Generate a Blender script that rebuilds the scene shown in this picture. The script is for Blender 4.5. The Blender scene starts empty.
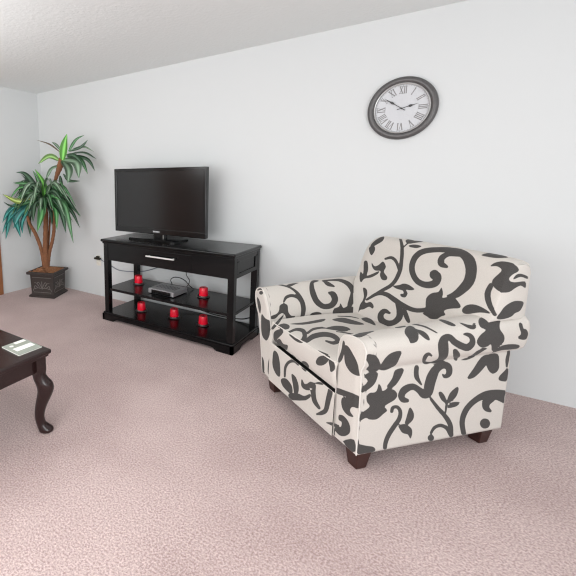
import bpy, bmesh, math, random
import numpy as np
from mathutils import Vector, Matrix

S = bpy.context.scene
COL = S.collection
rnd = random.Random(7)
R = math.radians

# ------------------------------------------------------------------ helpers
def tag(o, label=None, cat=None, group=None, kind=None):
    if label: o['label'] = label
    if cat: o['category'] = cat
    if group: o['group'] = group
    if kind: o['kind'] = kind
    return o

def empty(name, loc, rz=0.0, label=None, cat=None, group=None):
    o = bpy.data.objects.new(name, None)
    o.empty_display_size = 0.1
    COL.objects.link(o)
    o.location = loc
    o.rotation_euler = (0, 0, rz)
    return tag(o, label, cat, group)

def link(name, me, mat, parent=None, smooth=True):
    o = bpy.data.objects.new(name, me)
    COL.objects.link(o)
    if mat is not None:
        me.materials.append(mat)
    if smooth:
        me.polygons.foreach_set('use_smooth', [True] * len(me.polygons))
    if parent is not None:
        o.parent = parent
    return o

def pyobj(name, V, F, mat, parent=None, smooth=True):
    me = bpy.data.meshes.new(name)
    me.from_pydata([tuple(map(float, v)) for v in V], [], [tuple(map(int, f)) for f in F])
    me.update()
    return link(name, me, mat, parent, smooth)

def sharp(o, deg=35):
    me = o.data
    bm = bmesh.new(); bm.from_mesh(me)
    for e in bm.edges:
        if len(e.link_faces) == 2 and e.calc_face_angle(0) > R(deg):
            e.smooth = False
    bm.to_mesh(me); bm.free()
    return o

class MB:
    """collects shapes into one mesh"""
    def __init__(s): s.bm = bmesh.new()
    def box(s, x0, x1, y0, y1, z0, z1, bevel=0.0, seg=2, taper=None):
        vs = [s.bm.verts.new((x, y, z)) for z in (z0, z1) for y in (y0, y1) for x in (x0, x1)]
        if taper:
            cx, cy = (x0 + x1) / 2, (y0 + y1) / 2
            for v in vs[:4]:
                v.co.x = cx + (v.co.x - cx) * taper; v.co.y = cy + (v.co.y - cy) * taper
        fs = [s.bm.faces.new([vs[i] for i in q]) for q in
              ((0, 2, 3, 1), (4, 5, 7, 6), (0, 1, 5, 4), (2, 6, 7, 3), (0, 4, 6, 2), (1, 3, 7, 5))]
        if bevel > 0:
            es = list({e for f in fs for e in f.edges})
            rb = bmesh.ops.bevel(s.bm, geom=es, offset=bevel, segments=seg, affect='EDGES', profile=0.5)
            for fc in {f for v in {v for f in rb['faces'] for v in f.verts} for f in v.link_faces}:
                for e in fc.edges: e.smooth = False
        return s
    def tube(s, pts, r, n=8, cap=True, closed=False):
        pts = [Vector(p) for p in pts]
        rs = r if isinstance(r, (list, tuple)) else [r] * len(pts)
        rings = []; up = None
        m = len(pts)
        for i, p in enumerate(pts):
            if closed: t = pts[(i + 1) % m] - pts[i - 1]
            else: t = pts[min(i + 1, m - 1)] - pts[max(i - 1, 0)]
            t.normalize()
            if up is None:
                up = Vector((0, 0, 1)) if abs(t.z) < .9 else Vector((1, 0, 0))
            a = t.cross(up).normalized(); b = a.cross(t).normalized(); up = b
            rings.append([s.bm.verts.new(p + (a * math.cos(q) + b * math.sin(q)) * rs[i])
                          for q in [2 * math.pi * k / n for k in range(n)]])
        cnt = m if closed else m - 1
        for i in range(cnt):
            A, Bn = rings[i], rings[(i + 1) % m]
            for k in range(n):
                s.bm.faces.new((A[k], A[(k + 1) % n], Bn[(k + 1) % n], Bn[k]))
        if cap and not closed:
            s.bm.faces.new(rings[0][::-1]); s.bm.faces.new(rings[-1])
        return s
    def lathe(s, prof, c=(0, 0, 0), n=32, axis='z', close=True):
        rings = []
        for (r, h) in prof:
            ring = []
            for k in range(n):
                q = 2 * math.pi * k / n
                if axis == 'z': co = (c[0] + r * math.cos(q), c[1] + r * math.sin(q), c[2] + h)
                else: co = (c[0] + r * math.cos(q), c[1] - h, c[2] + r * math.sin(q))
                ring.append(s.bm.verts.new(co))
            rings.append(ring)
        for A, Bn in zip(rings, rings[1:]):
            for k in range(n):
                s.bm.faces.new((A[k], A[(k + 1) % n], Bn[(k + 1) % n], Bn[k]))
        if close:
            s.bm.faces.new(rings[0][::-1]); s.bm.faces.new(rings[-1])
        return s
    def prism(s, pts, y0, y1, axis='y'):
        """polygon of (a, z) pairs pushed along y (or x)"""
        def P(a, z, d): return (a, d, z) if axis == 'y' else (d, a, z)
        A = [s.bm.verts.new(P(a, z, y0)) for a, z in pts]
        Bn = [s.bm.verts.new(P(a, z, y1)) for a, z in pts]
        n = len(pts)
        s.bm.faces.new(A); s.bm.faces.new(Bn[::-1])
        for k in range(n):
            s.bm.faces.new((A[k], Bn[k], Bn[(k + 1) % n], A[(k + 1) % n]))
        return s
    def build(s, name, mat, parent=None, smooth=True, sh=48, recalc=True):
        if recalc: bmesh.ops.recalc_face_normals(s.bm, faces=s.bm.faces)
        me = bpy.data.meshes.new(name)
        s.bm.to_mesh(me); s.bm.free()
        o = link(name, me, mat, parent, smooth)
        if smooth and sh: sharp(o, sh)
        return o

def catmull(pts, per=10):
    P = np.array(pts, float)
    P = np.vstack([2 * P[0] - P[1], P, 2 * P[-1] - P[-2]])
    out = []
    for i in range(1, len(P) - 2):
        p0, p1, p2, p3 = P[i - 1:i + 3]
        for t in np.linspace(0, 1, per, endpoint=False):
            out.append(.5 * ((2 * p1) + (-p0 + p2) * t + (2 * p0 - 5 * p1 + 4 * p2 - p3) * t * t + (-p0 + 3 * p1 - 3 * p2 + p3) * t ** 3))
    out.append(P[-2])
    return np.array(out)

def arclen(P):
    return np.concatenate([[0], np.cumsum(np.linalg.norm(np.diff(P, axis=0), axis=1))])

def resample(P, n):
    s = arclen(P); t = np.linspace(0, s[-1], n)
    return np.stack([np.interp(t, s, P[:, k]) for k in range(P.shape[1])], 1)

def smoothline(pts, per=8): return [tuple(p) for p in catmull(pts, per)]

# ------------------------------------------------------------------ materials
def mat_new(name):
    m = bpy.data.materials.new(name); m.use_nodes = True
    nt = m.node_tree; b = nt.nodes['Principled BSDF']
    return m, nt, b

def lin(c): return tuple(((v / 255) / 12.92 if v / 255 <= .04045 else ((v / 255 + .055) / 1.055) ** 2.4) for v in c) + (1,)

def simple(name, rgb, rough=.5, metal=0.0, noise=0.0, nscale=30, bump=0.0, bscale=200, spec=.5, coat=0.0):
    m, nt, b = mat_new(name)
    b.inputs['Roughness'].default_value = rough
    b.inputs['Metallic'].default_value = metal
    b.inputs['Specular IOR Level'].default_value = spec
    b.inputs['Coat Weight'].default_value = coat
    b.inputs['Base Color'].default_value = lin(rgb)
    tc = nt.nodes.new('ShaderNodeTexCoord')
    if noise > 0:
        n = nt.nodes.new('ShaderNodeTexNoise'); n.inputs['Scale'].default_value = nscale; n.inputs['Detail'].default_value = 4
        nt.links.new(tc.outputs['Object'], n.inputs['Vector'])
        mx = nt.nodes.new('ShaderNodeMix'); mx.data_type = 'RGBA'
        c = lin(rgb)
        mx.inputs['A'].default_value = tuple(v * (1 - noise) for v in c[:3]) + (1,)
        mx.inputs['B'].default_value = tuple(min(1, v * (1 + noise)) for v in c[:3]) + (1,)
        nt.links.new(n.outputs['Fac'], mx.inputs['Factor']); nt.links.new(mx.outputs['Result'], b.inputs['Base Color'])
    if bump > 0:
        n2 = nt.nodes.new('ShaderNodeTexNoise'); n2.inputs['Scale'].default_value = bscale; n2.inputs['Detail'].default_value = 3
        nt.links.new(tc.outputs['Object'], n2.inputs['Vector'])
        bp = nt.nodes.new('ShaderNodeBump'); bp.inputs['Strength'].default_value = bump; bp.inputs['Distance'].default_value = .01
        nt.links.new(n2.outputs['Fac'], bp.inputs['Height']); nt.links.new(bp.outputs['Normal'], b.inputs['Normal'])
    return m

def carpet_mat():
    m, nt, b = mat_new('mauve_carpet')
    L = nt.links
    tc = nt.nodes.new('ShaderNodeTexCoord')
    def noise(sc, det, rough=.6):
        n = nt.nodes.new('ShaderNodeTexNoise'); n.inputs['Scale'].default_value = sc
        n.inputs['Detail'].default_value = det; n.inputs['Roughness'].default_value = rough
        L.new(tc.outputs['Object'], n.inputs['Vector']); return n
    n1 = noise(120, 3, .65); n2 = noise(1.7, 4, .6)
    r1 = nt.nodes.new('ShaderNodeValToRGB')
    r1.color_ramp.elements[0].position = .36; r1.color_ramp.elements[0].color = lin(CARPET_A)
    r1.color_ramp.elements[1].position = .64; r1.color_ramp.elements[1].color = lin(CARPET_B)
    L.new(n1.outputs['Fac'], r1.inputs['Fac'])
    r2 = nt.nodes.new('ShaderNodeValToRGB')
    r2.color_ramp.elements[0].position = .38; r2.color_ramp.elements[0].color = (.87, .85, .85, 1)
    r2.color_ramp.elements[1].position = .62; r2.color_ramp.elements[1].color = (1, 1, 1, 1)
    L.new(n2.outputs['Fac'], r2.inputs['Fac'])
    mx = nt.nodes.new('ShaderNodeMix'); mx.data_type = 'RGBA'; mx.blend_type = 'MULTIPLY'; mx.inputs['Factor'].default_value = 1
    L.new(r1.outputs['Color'], mx.inputs['A']); L.new(r2.outputs['Color'], mx.inputs['B'])
    L.new(mx.outputs['Result'], b.inputs['Base Color'])
    b.inputs['Roughness'].default_value = 1; b.inputs['Specular IOR Level'].default_value = .05
    b.inputs['Sheen Weight'].default_value = .15
    bp = nt.nodes.new('ShaderNodeBump'); bp.inputs['Strength'].default_value = .55; bp.inputs['Distance'].default_value = .012
    L.new(n1.outputs['Fac'], bp.inputs['Height']); L.new(bp.outputs['Normal'], b.inputs['Normal'])
    return m

def fabric_mat():
    m, nt, b = mat_new('scroll_print_upholstery')
    L = nt.links
    at = nt.nodes.new('ShaderNodeAttribute'); at.attribute_name = 'fabric_print'
    uv = nt.nodes.new('ShaderNodeTexCoord')
    mr = nt.nodes.new('ShaderNodeMapRange'); mr.inputs['From Min'].default_value = -.0012; mr.inputs['From Max'].default_value = .0012
    mr.inputs['To Min'].default_value = 1; mr.inputs['To Max'].default_value = 0
    L.new(at.outputs['Fac'], mr.inputs['Value'])
    n = nt.nodes.new('ShaderNodeTexNoise'); n.inputs['Scale'].default_value = 420; n.inputs['Detail'].default_value = 2
    L.new(uv.outputs['Object'], n.inputs['Vector'])
    def two(a, c):
        mx = nt.nodes.new('ShaderNodeMix'); mx.data_type = 'RGBA'
        mx.inputs['A'].default_value = lin(a); mx.inputs['B'].default_value = lin(c)
        L.new(n.outputs['Fac'], mx.inputs['Factor']); return mx
    cream = two(CREAM_A, CREAM_B); dark = two((50, 48, 47), (86, 83, 81))
    mx = nt.nodes.new('ShaderNodeMix'); mx.data_type = 'RGBA'
    L.new(mr.outputs['Result'], mx.inputs['Factor'])
    L.new(cream.outputs['Result'], mx.inputs['A']); L.new(dark.outputs['Result'], mx.inputs['B'])
    L.new(mx.outputs['Result'], b.inputs['Base Color'])
    b.inputs['Roughness'].default_value = .85; b.inputs['Specular IOR Level'].default_value = .2
    b.inputs['Sheen Weight'].default_value = .1
    bp = nt.nodes.new('ShaderNodeBump'); bp.inputs['Strength'].default_value = .12; bp.inputs['Distance'].default_value = .003
    L.new(n.outputs['Fac'], bp.inputs['Height']); L.new(bp.outputs['Normal'], b.inputs['Normal'])
    return m

def attr_mat(name, attr, rough=.45, spec=.4, rib=False):
    m, nt, b = mat_new(name)
    at = nt.nodes.new('ShaderNodeAttribute'); at.attribute_name = attr
    nt.links.new(at.outputs['Color'], b.inputs['Base Color'])
    b.inputs['Roughness'].default_value = rough; b.inputs['Specular IOR Level'].default_value = spec
    return m

def wood_mat(name, a, c, rough=.3, scale=(2, 30, 30), coat=.0, spec=.5):
    m, nt, b = mat_new(name); L = nt.links
    tc = nt.nodes.new('ShaderNodeTexCoord'); mp = nt.nodes.new('ShaderNodeMapping'); mp.inputs['Scale'].default_value = scale
    L.new(tc.outputs['Object'], mp.inputs['Vector'])
    n = nt.nodes.new('ShaderNodeTexNoise'); n.inputs['Scale'].default_value = 3; n.inputs['Detail'].default_value = 5
    L.new(mp.outputs['Vector'], n.inputs['Vector'])
    mx = nt.nodes.new('ShaderNodeMix'); mx.data_type = 'RGBA'; mx.inputs['A'].default_value = lin(a); mx.inputs['B'].default_value = lin(c)
    L.new(n.outputs['Fac'], mx.inputs['Factor']); L.new(mx.outputs['Result'], b.inputs['Base Color'])
    b.inputs['Roughness'].default_value = rough; b.inputs['Coat Weight'].default_value = coat
    b.inputs['Specular IOR Level'].default_value = spec
    return m

def glass_mat(name, rgb=(255, 255, 255), rough=.02):
    m, nt, b = mat_new(name)
    b.inputs['Base Color'].default_value = lin(rgb); b.inputs['Transmission Weight'].default_value = 1
    b.inputs['Roughness'].default_value = rough; b.inputs['IOR'].default_value = 1.45
    return m

CARPET_A = (168, 144, 142); CARPET_B = (219, 199, 195)
CREAM_A = (188, 182, 175); CREAM_B = (215, 209, 202)

M = dict(
    wall=simple('painted_wall', (214, 216, 216), .9, bump=.06, bscale=260, spec=.2),
    ceil=simple('textured_ceiling', (230, 233, 232), .95, bump=.32, bscale=38, spec=.1),
    carpet=carpet_mat(), fabric=fabric_mat(),
    cream=simple('cream_piping_cloth', (214, 209, 203), .85, noise=.05, nscale=300),
    underside=simple('black_dust_cover', (24, 22, 22), .95, noise=.1),
    legwood=wood_mat('dark_cherry_wood', (40, 20, 17), (66, 34, 28), .35),
    black=wood_mat('black_painted_wood', (8, 8, 9), (13, 13, 14), .22, spec=.3),
    espresso=wood_mat('espresso_wood', (28, 16, 16), (46, 26, 25), .26),
    chrome=simple('brushed_nickel', (205, 203, 200), .28, metal=1, noise=.05),
    satin=simple('satin_silver_handle', (222, 221, 218), .3, metal=.35, noise=.03),
    frost=glass_mat('pale_thick_glass', (250, 244, 244), .3),
    plastic=simple('gloss_black_plastic', (10, 10, 11), .18, noise=.1),
    screen=simple('dark_screen_glass', (9, 9, 10), .19, noise=.05, spec=.6),
    silver=simple('silver_plastic', (176, 176, 178), .35, metal=.6, noise=.04),
    dgrey=simple('dark_grey_metal', (96, 97, 100), .4, metal=.5, noise=.05),
    light=simple('pale_print', (190, 190, 192), .5, noise=.02),
    glass=glass_mat('clear_glass'),
    redwax=simple('red_wax', (240, 22, 52), .28, noise=.1, nscale=60),
    wick=simple('wick_cotton', (60, 50, 44), .9, noise=.1),
    clockframe=simple('bronze_grey_clock_rim', (92, 90, 90), .38, metal=.3, noise=.2, nscale=60),
    clockbezel=simple('pewter_bezel', (190, 189, 188), .35, metal=.5, noise=.08, nscale=60),
    clockface=simple('clock_face_paper', (204, 205, 208), .7, noise=.02, nscale=20),
    numeral=simple('grey_numeral_ink', (140, 138, 138), .7, noise=.1),
    hand=simple('dark_clock_hand', (58, 57, 58), .5, noise=.05),
    bark=simple('palm_bark', (128, 84, 56), .85, noise=.35, nscale=45, bump=.6, bscale=90),
    chips=simple('bark_chips', (150, 104, 72), .9, noise=.3, nscale=25),
    pot=simple('dark_bronze_planter', (52, 44, 41), .55, noise=.3, nscale=25, bump=.3, bscale=60),
    relief=simple('worn_relief_scrolls', (112, 106, 102), .6, noise=.25, nscale=50),
    leaf=attr_mat('palm_leaf', 'leaf_tint', .42),
    trim=wood_mat('oak_door_trim', (138, 88, 56), (164, 110, 74), .45, scale=(30, 30, 2)),
    doorwood=wood_mat('brown_door_wood', (96, 58, 36), (126, 80, 52), .4, scale=(25, 25, 2)),
    plate=simple('white_wall_plate', (226, 222, 212), .45, noise=.02),
    plug=simple('dark_olive_plug', (40, 36, 24), .4, noise=.1),
    cordgrey=simple('grey_cord', (120, 126, 138), .5, noise=.05),
    cordblack=simple('black_cord', (18, 18, 19), .5, noise=.05),
    cordwhite=simple('pale_thin_cord', (176, 168, 160), .5, noise=.05),
    paper=simple('grey_green_print', (150, 156, 146), .5, noise=.08, nscale=30),
    paperwhite=simple('white_print', (236, 236, 230), .5, noise=.02),
    paperdark=simple('soft_green_print', (146, 152, 140), .5, noise=.08),
)

# ------------------------------------------------------------------ room
H = 2.44
def struct(name, mb, mat, parent=None):
    o = mb.build(name, mat, parent)
    if parent is None: o['kind'] = 'structure'
    return o
RX, RY = 6.6, -5.6
struct('floor', MB().box(-.12, RX, RY, .12, -.1, 0), M['carpet'])
struct('ceiling', MB().box(-.12, RX, RY, .12, H, H + .1), M['ceil'])
struct('wall_back', MB().box(-.12, RX, 0, .12, 0, H), M['wall'])
DY0, DY1, DH = -.735, -1.56, 2.05         # doorway in the left wall
wl = MB(); wl.box(-.12, 0, DY0, 0, 0, H); wl.box(-.12, 0, RY, DY1, 0, H); wl.box(-.12, 0, DY1, DY0, DH, H)
struct('wall_left', wl, M['wall'])
dr = struct('door_1', MB().box(-.07, -.03, DY1, DY0, .01, DH), M['doorwood'])
cs = MB(); cs.box(-.03, .016, DY0 - .005, -.655, 0, DH + .07, .004); cs.box(-.03, .016, DY1 - .075, DY1 + .005, 0, DH + .07, .004)
cs.box(-.03, .016, DY1 - .075, -.655, DH, DH + .075, .004)
cs.build('door_casing', M['trim'], dr)
kn = MB().lathe([(.012, 0), (.012, .03), (.028, .04), (.03, .055), (.02, .068), (.004, .07)], n=20)
k = kn.build('door_knob', M['chrome'], dr); k.rotation_euler = (0, R(90), 0); k.location = (-.03, DY1 + .07, .95)
# rest of the left wall, seen only as reflections: a wide brown wood opening
dr2 = struct('door_2', MB().box(0.0, .03, -4.9, -3.35, 0, 2.05, .003), M['doorwood'])
cs = MB(); cs.box(0, .05, -3.35, -3.28, 0, 2.12, .004); cs.box(0, .05, -4.97, -4.9, 0, 2.12, .004); cs.box(0, .05, -4.97, -3.28, 2.05, 2.12, .004)
cs.build('door_casing', M['trim'], dr2)

# ------------------------------------------------------------------ armchair
PRINT = {}
PRINT = {
    'back': [
        [-222,631,-199,611,-180,592,-168,576,-158,560,-151,543,-145,526,-140,507,-136,489,-132,471,-129,453,-127,435,-126,417,-128,398,-130,378,-135,358,-143,340,-155,323,-172,307,-191,289,-209,271,-226,253,-243,235,-260,216,-276,198,-278,193,-275,188,-269,187,-264,189,-245,207,-227,224,-209,241,-192,258,-173,275,-153,291,-134,309,-119,329,-109,350,-103,372,-99,394,-98,415,-98,435,-102,455,-106,473,-111,491,-115,510,-120,529,-127,547,-136,565,-148,583,-165,600,-189,622,-205,632,-208,629,-216,630,-225,634],
        [-233,468,-222,472,-211,477,-201,480,-194,480,-187,478,-178,475,-168,469,-159,462,-150,453,-141,442,-132,430,-122,417,-117,414,-110,415,-107,419,-108,425,-116,437,-125,450,-134,463,-144,474,-155,484,-167,491,-181,497,-195,499,-209,497,-221,492,-232,485,-242,480,-245,476,-244,471,-239,468],
        [-331,433,-324,428,-313,419,-302,413,-291,414,-281,420,-272,427,-264,437,-256,449,-248,455,-236,450,-224,439,-215,427,-215,416,-219,404,-218,392,-207,383,-192,374,-182,367,-179,359,-179,352,-183,347,-191,343,-201,341,-212,342,-222,347,-231,356,-238,365,-241,375,-241,385,-245,392,-256,392,-271,388,-285,387,-297,391,-308,398,-317,406,-325,416,-330,427],
        [-399,442,-392,448,-380,445,-368,437,-358,422,-348,402,-341,384,-338,367,-338,352,-336,342,-329,342,-319,347,-307,355,-290,366,-271,380,-257,388,-252,386,-252,379,-257,370,-268,359,-283,346,-299,335,-316,328,-333,322,-347,316,-354,306,-357,295,-361,290,-369,292,-378,301,-386,314,-394,333,-400,356,-401,371,-391,364,-377,351,-370,351,-377,375,-391,413],
        [-391,542,-384,546,-371,549,-359,548,-348,541,-338,531,-334,519,-335,505,-341,488,-348,479,-356,482,-367,493,-376,505,-383,518,-390,532],
        [-386,555,-382,565,-373,578,-363,592,-352,605,-345,624,-340,634,-321,620,-307,601,-304,587,-309,577,-318,567,-329,558,-338,551,-347,545,-357,543,-368,543,-380,547],
        [-138,559,-133,568,-129,577,-125,587,-123,597,-124,601,-128,605,-133,606,-134,604,-135,593,-138,583,-142,573,-147,564,-147,561,-145,558,-141,557],
        [-161,617,-166,630,-180,660,-161,661,-158,663,-145,651,-120,640,-106,660,-96,661,-90,660,-78,661,-64,633,-78,618,-92,607,-108,598,-124,594,-138,598,-151,607],
        [-113,583,-105,588,-93,594,-79,597,-63,598,-45,596,-34,593,-35,588,-43,581,-54,576,-66,574,-81,574,-93,574,-103,576,-111,579],
        [90,427,97,424,102,422,99,423,94,428,95,428,98,423,100,419,101,418,99,415,91,410,81,405,71,402,61,400,49,400,37,402,26,405,17,410,7,417,-2,426,-10,435,-16,444,-21,454,-25,464,-27,475,-28,486,-27,498,-25,509,-21,519,-16,528,-9,537,0,545,11,552,28,560,47,566,68,572,88,577,104,579,120,581,135,581,151,580,166,579,180,577,192,574,203,570,213,564,222,557,229,549,234,542,239,535,244,526,249,516,252,505,255,495,256,484,257,473,257,464,255,453,251,441,246,428,241,416,237,407,234,400,230,395,227,389,223,383,217,376,210,369,202,362,201,360,201,357,203,355,206,355,216,355,227,355,238,356,249,360,259,366,266,374,273,383,279,392,286,403,295,417,302,433,308,450,310,467,310,484,308,500,305,516,301,532,294,548,284,564,271,579,254,592,234,603,214,613,192,622,171,629,153,631,138,630,124,627,109,625,95,621,81,616,65,610,47,604,27,598,6,590,-12,582,-27,572,-39,562,-48,549,-56,536,-62,521,-65,504,-66,488,-65,473,-61,458,-56,443,-49,429,-40,417,-29,404,-17,393,-3,383,13,374,30,369,47,366,64,365,80,366,96,369,111,375,125,383,137,394,145,409,147,425,146,438,141,452,130,465,116,471,109,472,105,473,85,472,72,458,75,439],
        [129,456,130,444,126,432,117,425,104,422,92,424,81,431,74,442,73,455,78,466,87,474,99,477,112,474,122,466],
        [154,515,145,520,136,524,131,528,132,529,132,530,131,533,130,537,129,541,131,546,134,552,139,558,145,563,155,566,167,568,181,570,194,572,201,578,200,589,190,599,178,602,166,599,153,596,140,592,128,588,117,582,108,574,101,566,95,556,93,543,93,530,97,517,106,505,120,498,132,497,142,498,151,499,158,500,161,505,159,512],
        [-123,323,-114,329,-98,335,-84,341,-75,347,-68,353,-60,356,-49,358,-37,358,-25,357,-9,353,8,347,17,342,13,337,3,332,-8,329,-19,327,-29,327,-34,326,-30,321,-21,314,-15,307,-15,298,-17,288,-21,281,-29,278,-39,277,-47,278,-53,281,-58,287,-59,292,-54,294,-45,296,-40,299,-41,304,-46,311,-53,315,-64,315,-78,314,-92,314,-105,316,-118,319],
        [-265,186,-248,202,-231,218,-215,232,-200,241,-187,246,-174,249,-161,249,-148,249,-134,247,-121,243,-105,238,-88,233,-70,229,-52,225,-33,221,-14,219,5,217,23,215,42,215,60,217,77,220,94,226,108,232,121,237,132,243,141,248,149,253,156,258,162,267,160,278,150,283,139,281,132,275,125,270,118,265,109,260,97,254,84,249,70,244,56,242,41,241,25,242,8,244,-9,247,-27,250,-44,254,-62,259,-79,263,-95,267,-111,271,-128,275,-146,277,-163,276,-181,274,-199,270,-216,261,-233,247,-249,230,-263,212,-278,195,-280,190,-277,185,-271,184],
        [119,245,114,265,105,290,100,312,104,327,111,339,120,348,130,355,142,359,152,365,156,375,158,387,161,393,167,386,175,373,180,361,181,352,181,344,185,341,197,347,214,358,231,364,245,360,259,351,271,342,280,335,286,327,286,319,275,312,256,305,240,298,228,291,219,284,215,277,218,272,225,266,229,261,225,255,217,250,210,244,205,237,201,230,195,224,185,219,173,216,162,214,153,215,145,218,136,220,127,222,117,224,111,227,112,230,117,235],
        [-71,231,-64,220,-57,210,-50,200,-45,191,-41,182,-37,173,-35,166,-34,161,-35,155,-38,146,-43,137,-48,130,-55,126,-63,122,-72,120,-79,119,-87,119,-94,120,-101,122,-105,124,-107,125,-110,129,-112,133,-114,136,-114,140,-112,145,-110,149,-110,151,-109,153,-102,154,-93,155,-83,156,-77,158,-74,162,-75,168,-81,170,-90,173,-99,177,-111,179,-126,177,-138,170,-147,159,-152,148,-155,136,-154,124,-150,112,-143,101,-132,91,-118,85,-104,81,-88,80,-74,82,-60,85,-46,91,-34,99,-22,108,-12,118,-4,130,4,144,8,158,7,173,2,187,-4,198,-10,209,-19,220,-29,229,-38,238,-48,247,-57,252,-69,250,-74,241],
        [-15,221,-10,224,1,222,13,214,30,198,48,178,60,162,60,153,54,149,46,149,34,156,20,167,8,180,-3,195,-12,210],
        [-332,256,-325,260,-313,259,-301,254,-293,247,-286,236,-281,224,-280,208,-282,191,-282,178,-278,172,-272,171,-264,171,-256,176,-246,183,-236,186,-225,183,-214,177,-206,170,-202,163,-202,155,-205,150,-213,151,-224,154,-235,154,-245,147,-256,136,-265,127,-275,121,-285,117,-292,112,-295,100,-295,87,-296,83,-300,98,-305,122,-307,143,-306,154,-303,162,-300,170,-299,181,-299,192,-302,206,-312,223,-325,242],
        [-262,55,-260,63,-246,74,-229,81,-213,83,-195,82,-179,79,-162,75,-147,70,-141,66,-150,62,-168,59,-189,57,-215,55,-244,53],
        [286,608,288,616,292,632,287,660,303,660,312,665,328,663,346,665,368,657,381,648,383,632,373,617,359,609,345,605,329,603,315,603,302,603,291,604],
        [354,558,355,564,360,574,367,583,375,590,384,597,394,602,406,607,417,612,427,617,434,622,452,604,464,592,470,585,471,580,470,575,466,570,459,565,454,559,451,552,448,544,448,537,450,532,454,527,459,523,466,521,476,519,488,519,504,520,524,521,541,519,553,507,560,491,560,482,551,485,535,494,521,499,510,497,500,492,490,486,484,480,478,474,470,469,460,466,448,465,435,466,425,461,415,461,406,464,398,468,391,474,387,480,384,487,383,494,384,501,387,509,391,518,395,526,399,534,402,542,405,548,405,554,404,558,401,562,395,564,387,566,378,566,369,563,360,558],
        [467,534,465,540,467,551,471,559,477,563,486,564,498,562,515,557,535,550,550,543,557,537,557,533,550,531,536,535,518,542,501,546,487,543,474,536],
        [373,471,371,460,369,449,368,436,369,422,374,408,380,395,388,383,396,373,405,363,415,356,425,350,435,345,443,341,450,342,452,348,448,356,437,369,428,377,420,384,414,392,408,401,403,411,398,421,396,430,394,438,394,447,395,458,395,470,392,479,385,483,377,480],
        [298,309,297,317,300,327,305,336,313,344,325,351,337,355,350,357,363,357,378,356,396,353,414,349,423,345,415,340,398,335,379,328,360,318,339,305,322,298,311,298,302,302],
        [456,331,456,339,459,350,463,361,466,374,470,387,477,398,487,407,500,414,515,419,534,419,555,416,572,412,583,406,588,399,589,391,588,381,584,369,578,360,569,356,558,354,549,352,545,346,543,340,535,335,519,330,499,326,483,324,471,324,462,326],
        [233,1094,222,1090,211,1085,201,1082,194,1082,187,1084,178,1087,168,1093,159,1100,150,1109,141,1120,132,1132,122,1145,117,1148,110,1147,107,1143,108,1137,116,1125,125,1112,134,1099,144,1088,155,1078,167,1071,181,1065,195,1063,209,1065,221,1070,232,1077,242,1082,245,1086,244,1091,239,1094],
        [331,1129,324,1134,313,1143,302,1149,291,1148,281,1142,272,1135,264,1125,256,1113,248,1107,236,1112,224,1123,215,1135,215,1146,219,1158,218,1170,207,1179,192,1188,182,1195,179,1203,179,1210,183,1215,191,1219,201,1221,212,1220,222,1215,231,1206,238,1197,241,1187,241,1177,245,1170,256,1170,271,1174,285,1175,297,1171,308,1164,317,1156,325,1146,330,1135],
        [399,1120,392,1114,380,1117,368,1125,358,1140,348,1160,341,1178,338,1195,338,1210,336,1220,329,1220,319,1215,307,1207,290,1196,271,1182,257,1174,252,1176,252,1183,257,1192,268,1203,283,1216,299,1227,316,1234,333,1240,347,1246,354,1256,357,1267,361,1272,369,1270,378,1261,386,1248,394,1229,400,1206,401,1191,391,1198,377,1211,370,1211,377,1187,391,1149],
        [391,1020,384,1016,371,1013,359,1014,348,1021,338,1031,334,1043,335,1057,341,1074,348,1083,356,1080,367,1069,376,1057,383,1044,390,1030],
        [138,1003,133,994,129,985,125,975,123,965,124,961,128,957,133,956,134,958,135,969,138,979,142,989,147,998,147,1001,145,1004,141,1005],
        [113,979,105,974,93,968,79,965,63,964,45,966,34,969,35,974,43,981,54,986,66,988,81,988,93,988,103,986,111,983],
        [-129,1106,-130,1118,-126,1130,-117,1137,-104,1140,-92,1138,-81,1131,-74,1120,-73,1107,-78,1096,-87,1088,-99,1085,-112,1088,-122,1096],
        [-154,1047,-145,1042,-136,1038,-131,1034,-132,1033,-132,1032,-131,1029,-130,1025,-129,1021,-131,1016,-134,1010,-139,1004,-145,999,-155,996,-167,994,-181,992,-194,990,-201,984,-200,973,-190,963,-178,960,-166,963,-153,966,-140,970,-128,974,-117,980,-108,988,-101,996,-95,1006,-93,1019,-93,1032,-97,1045,-106,1057,-120,1064,-132,1065,-142,1064,-151,1063,-158,1062,-161,1057,-159,1050],
        [123,1239,114,1233,98,1227,84,1221,75,1215,68,1209,60,1206,49,1204,37,1204,25,1205,9,1209,-8,1215,-17,1220,-13,1225,-3,1230,8,1233,19,1235,29,1235,34,1236,30,1241,21,1248,15,1255,15,1264,17,1274,21,1281,29,1284,39,1285,47,1284,53,1281,58,1275,59,1270,54,1268,45,1266,40,1263,41,1258,46,1251,53,1247,64,1247,78,1248,92,1248,105,1246,118,1243],
        [265,1376,248,1360,231,1344,215,1330,200,1321,187,1316,174,1313,161,1313,148,1313,134,1315,121,1319,105,1324,88,1329,70,1333,52,1337,33,1341,14,1343,-5,1345,-23,1347,-42,1347,-60,1345,-77,1342,-94,1336,-108,1330,-121,1325,-132,1319,-141,1314,-149,1309,-156,1304,-162,1295,-160,1284,-150,1279,-139,1281,-132,1287,-125,1292,-118,1297,-109,1302,-97,1308,-84,1313,-70,1318,-56,1320,-41,1321,-25,1320,-8,1318,9,1315,27,1312,44,1308,62,1303,79,1299,95,1295,111,1291,128,1287,146,1285,163,1286,181,1288,199,1292,216,1301,233,1315,249,1332,263,1350,278,1367,280,1372,277,1377,271,1378],
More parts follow.
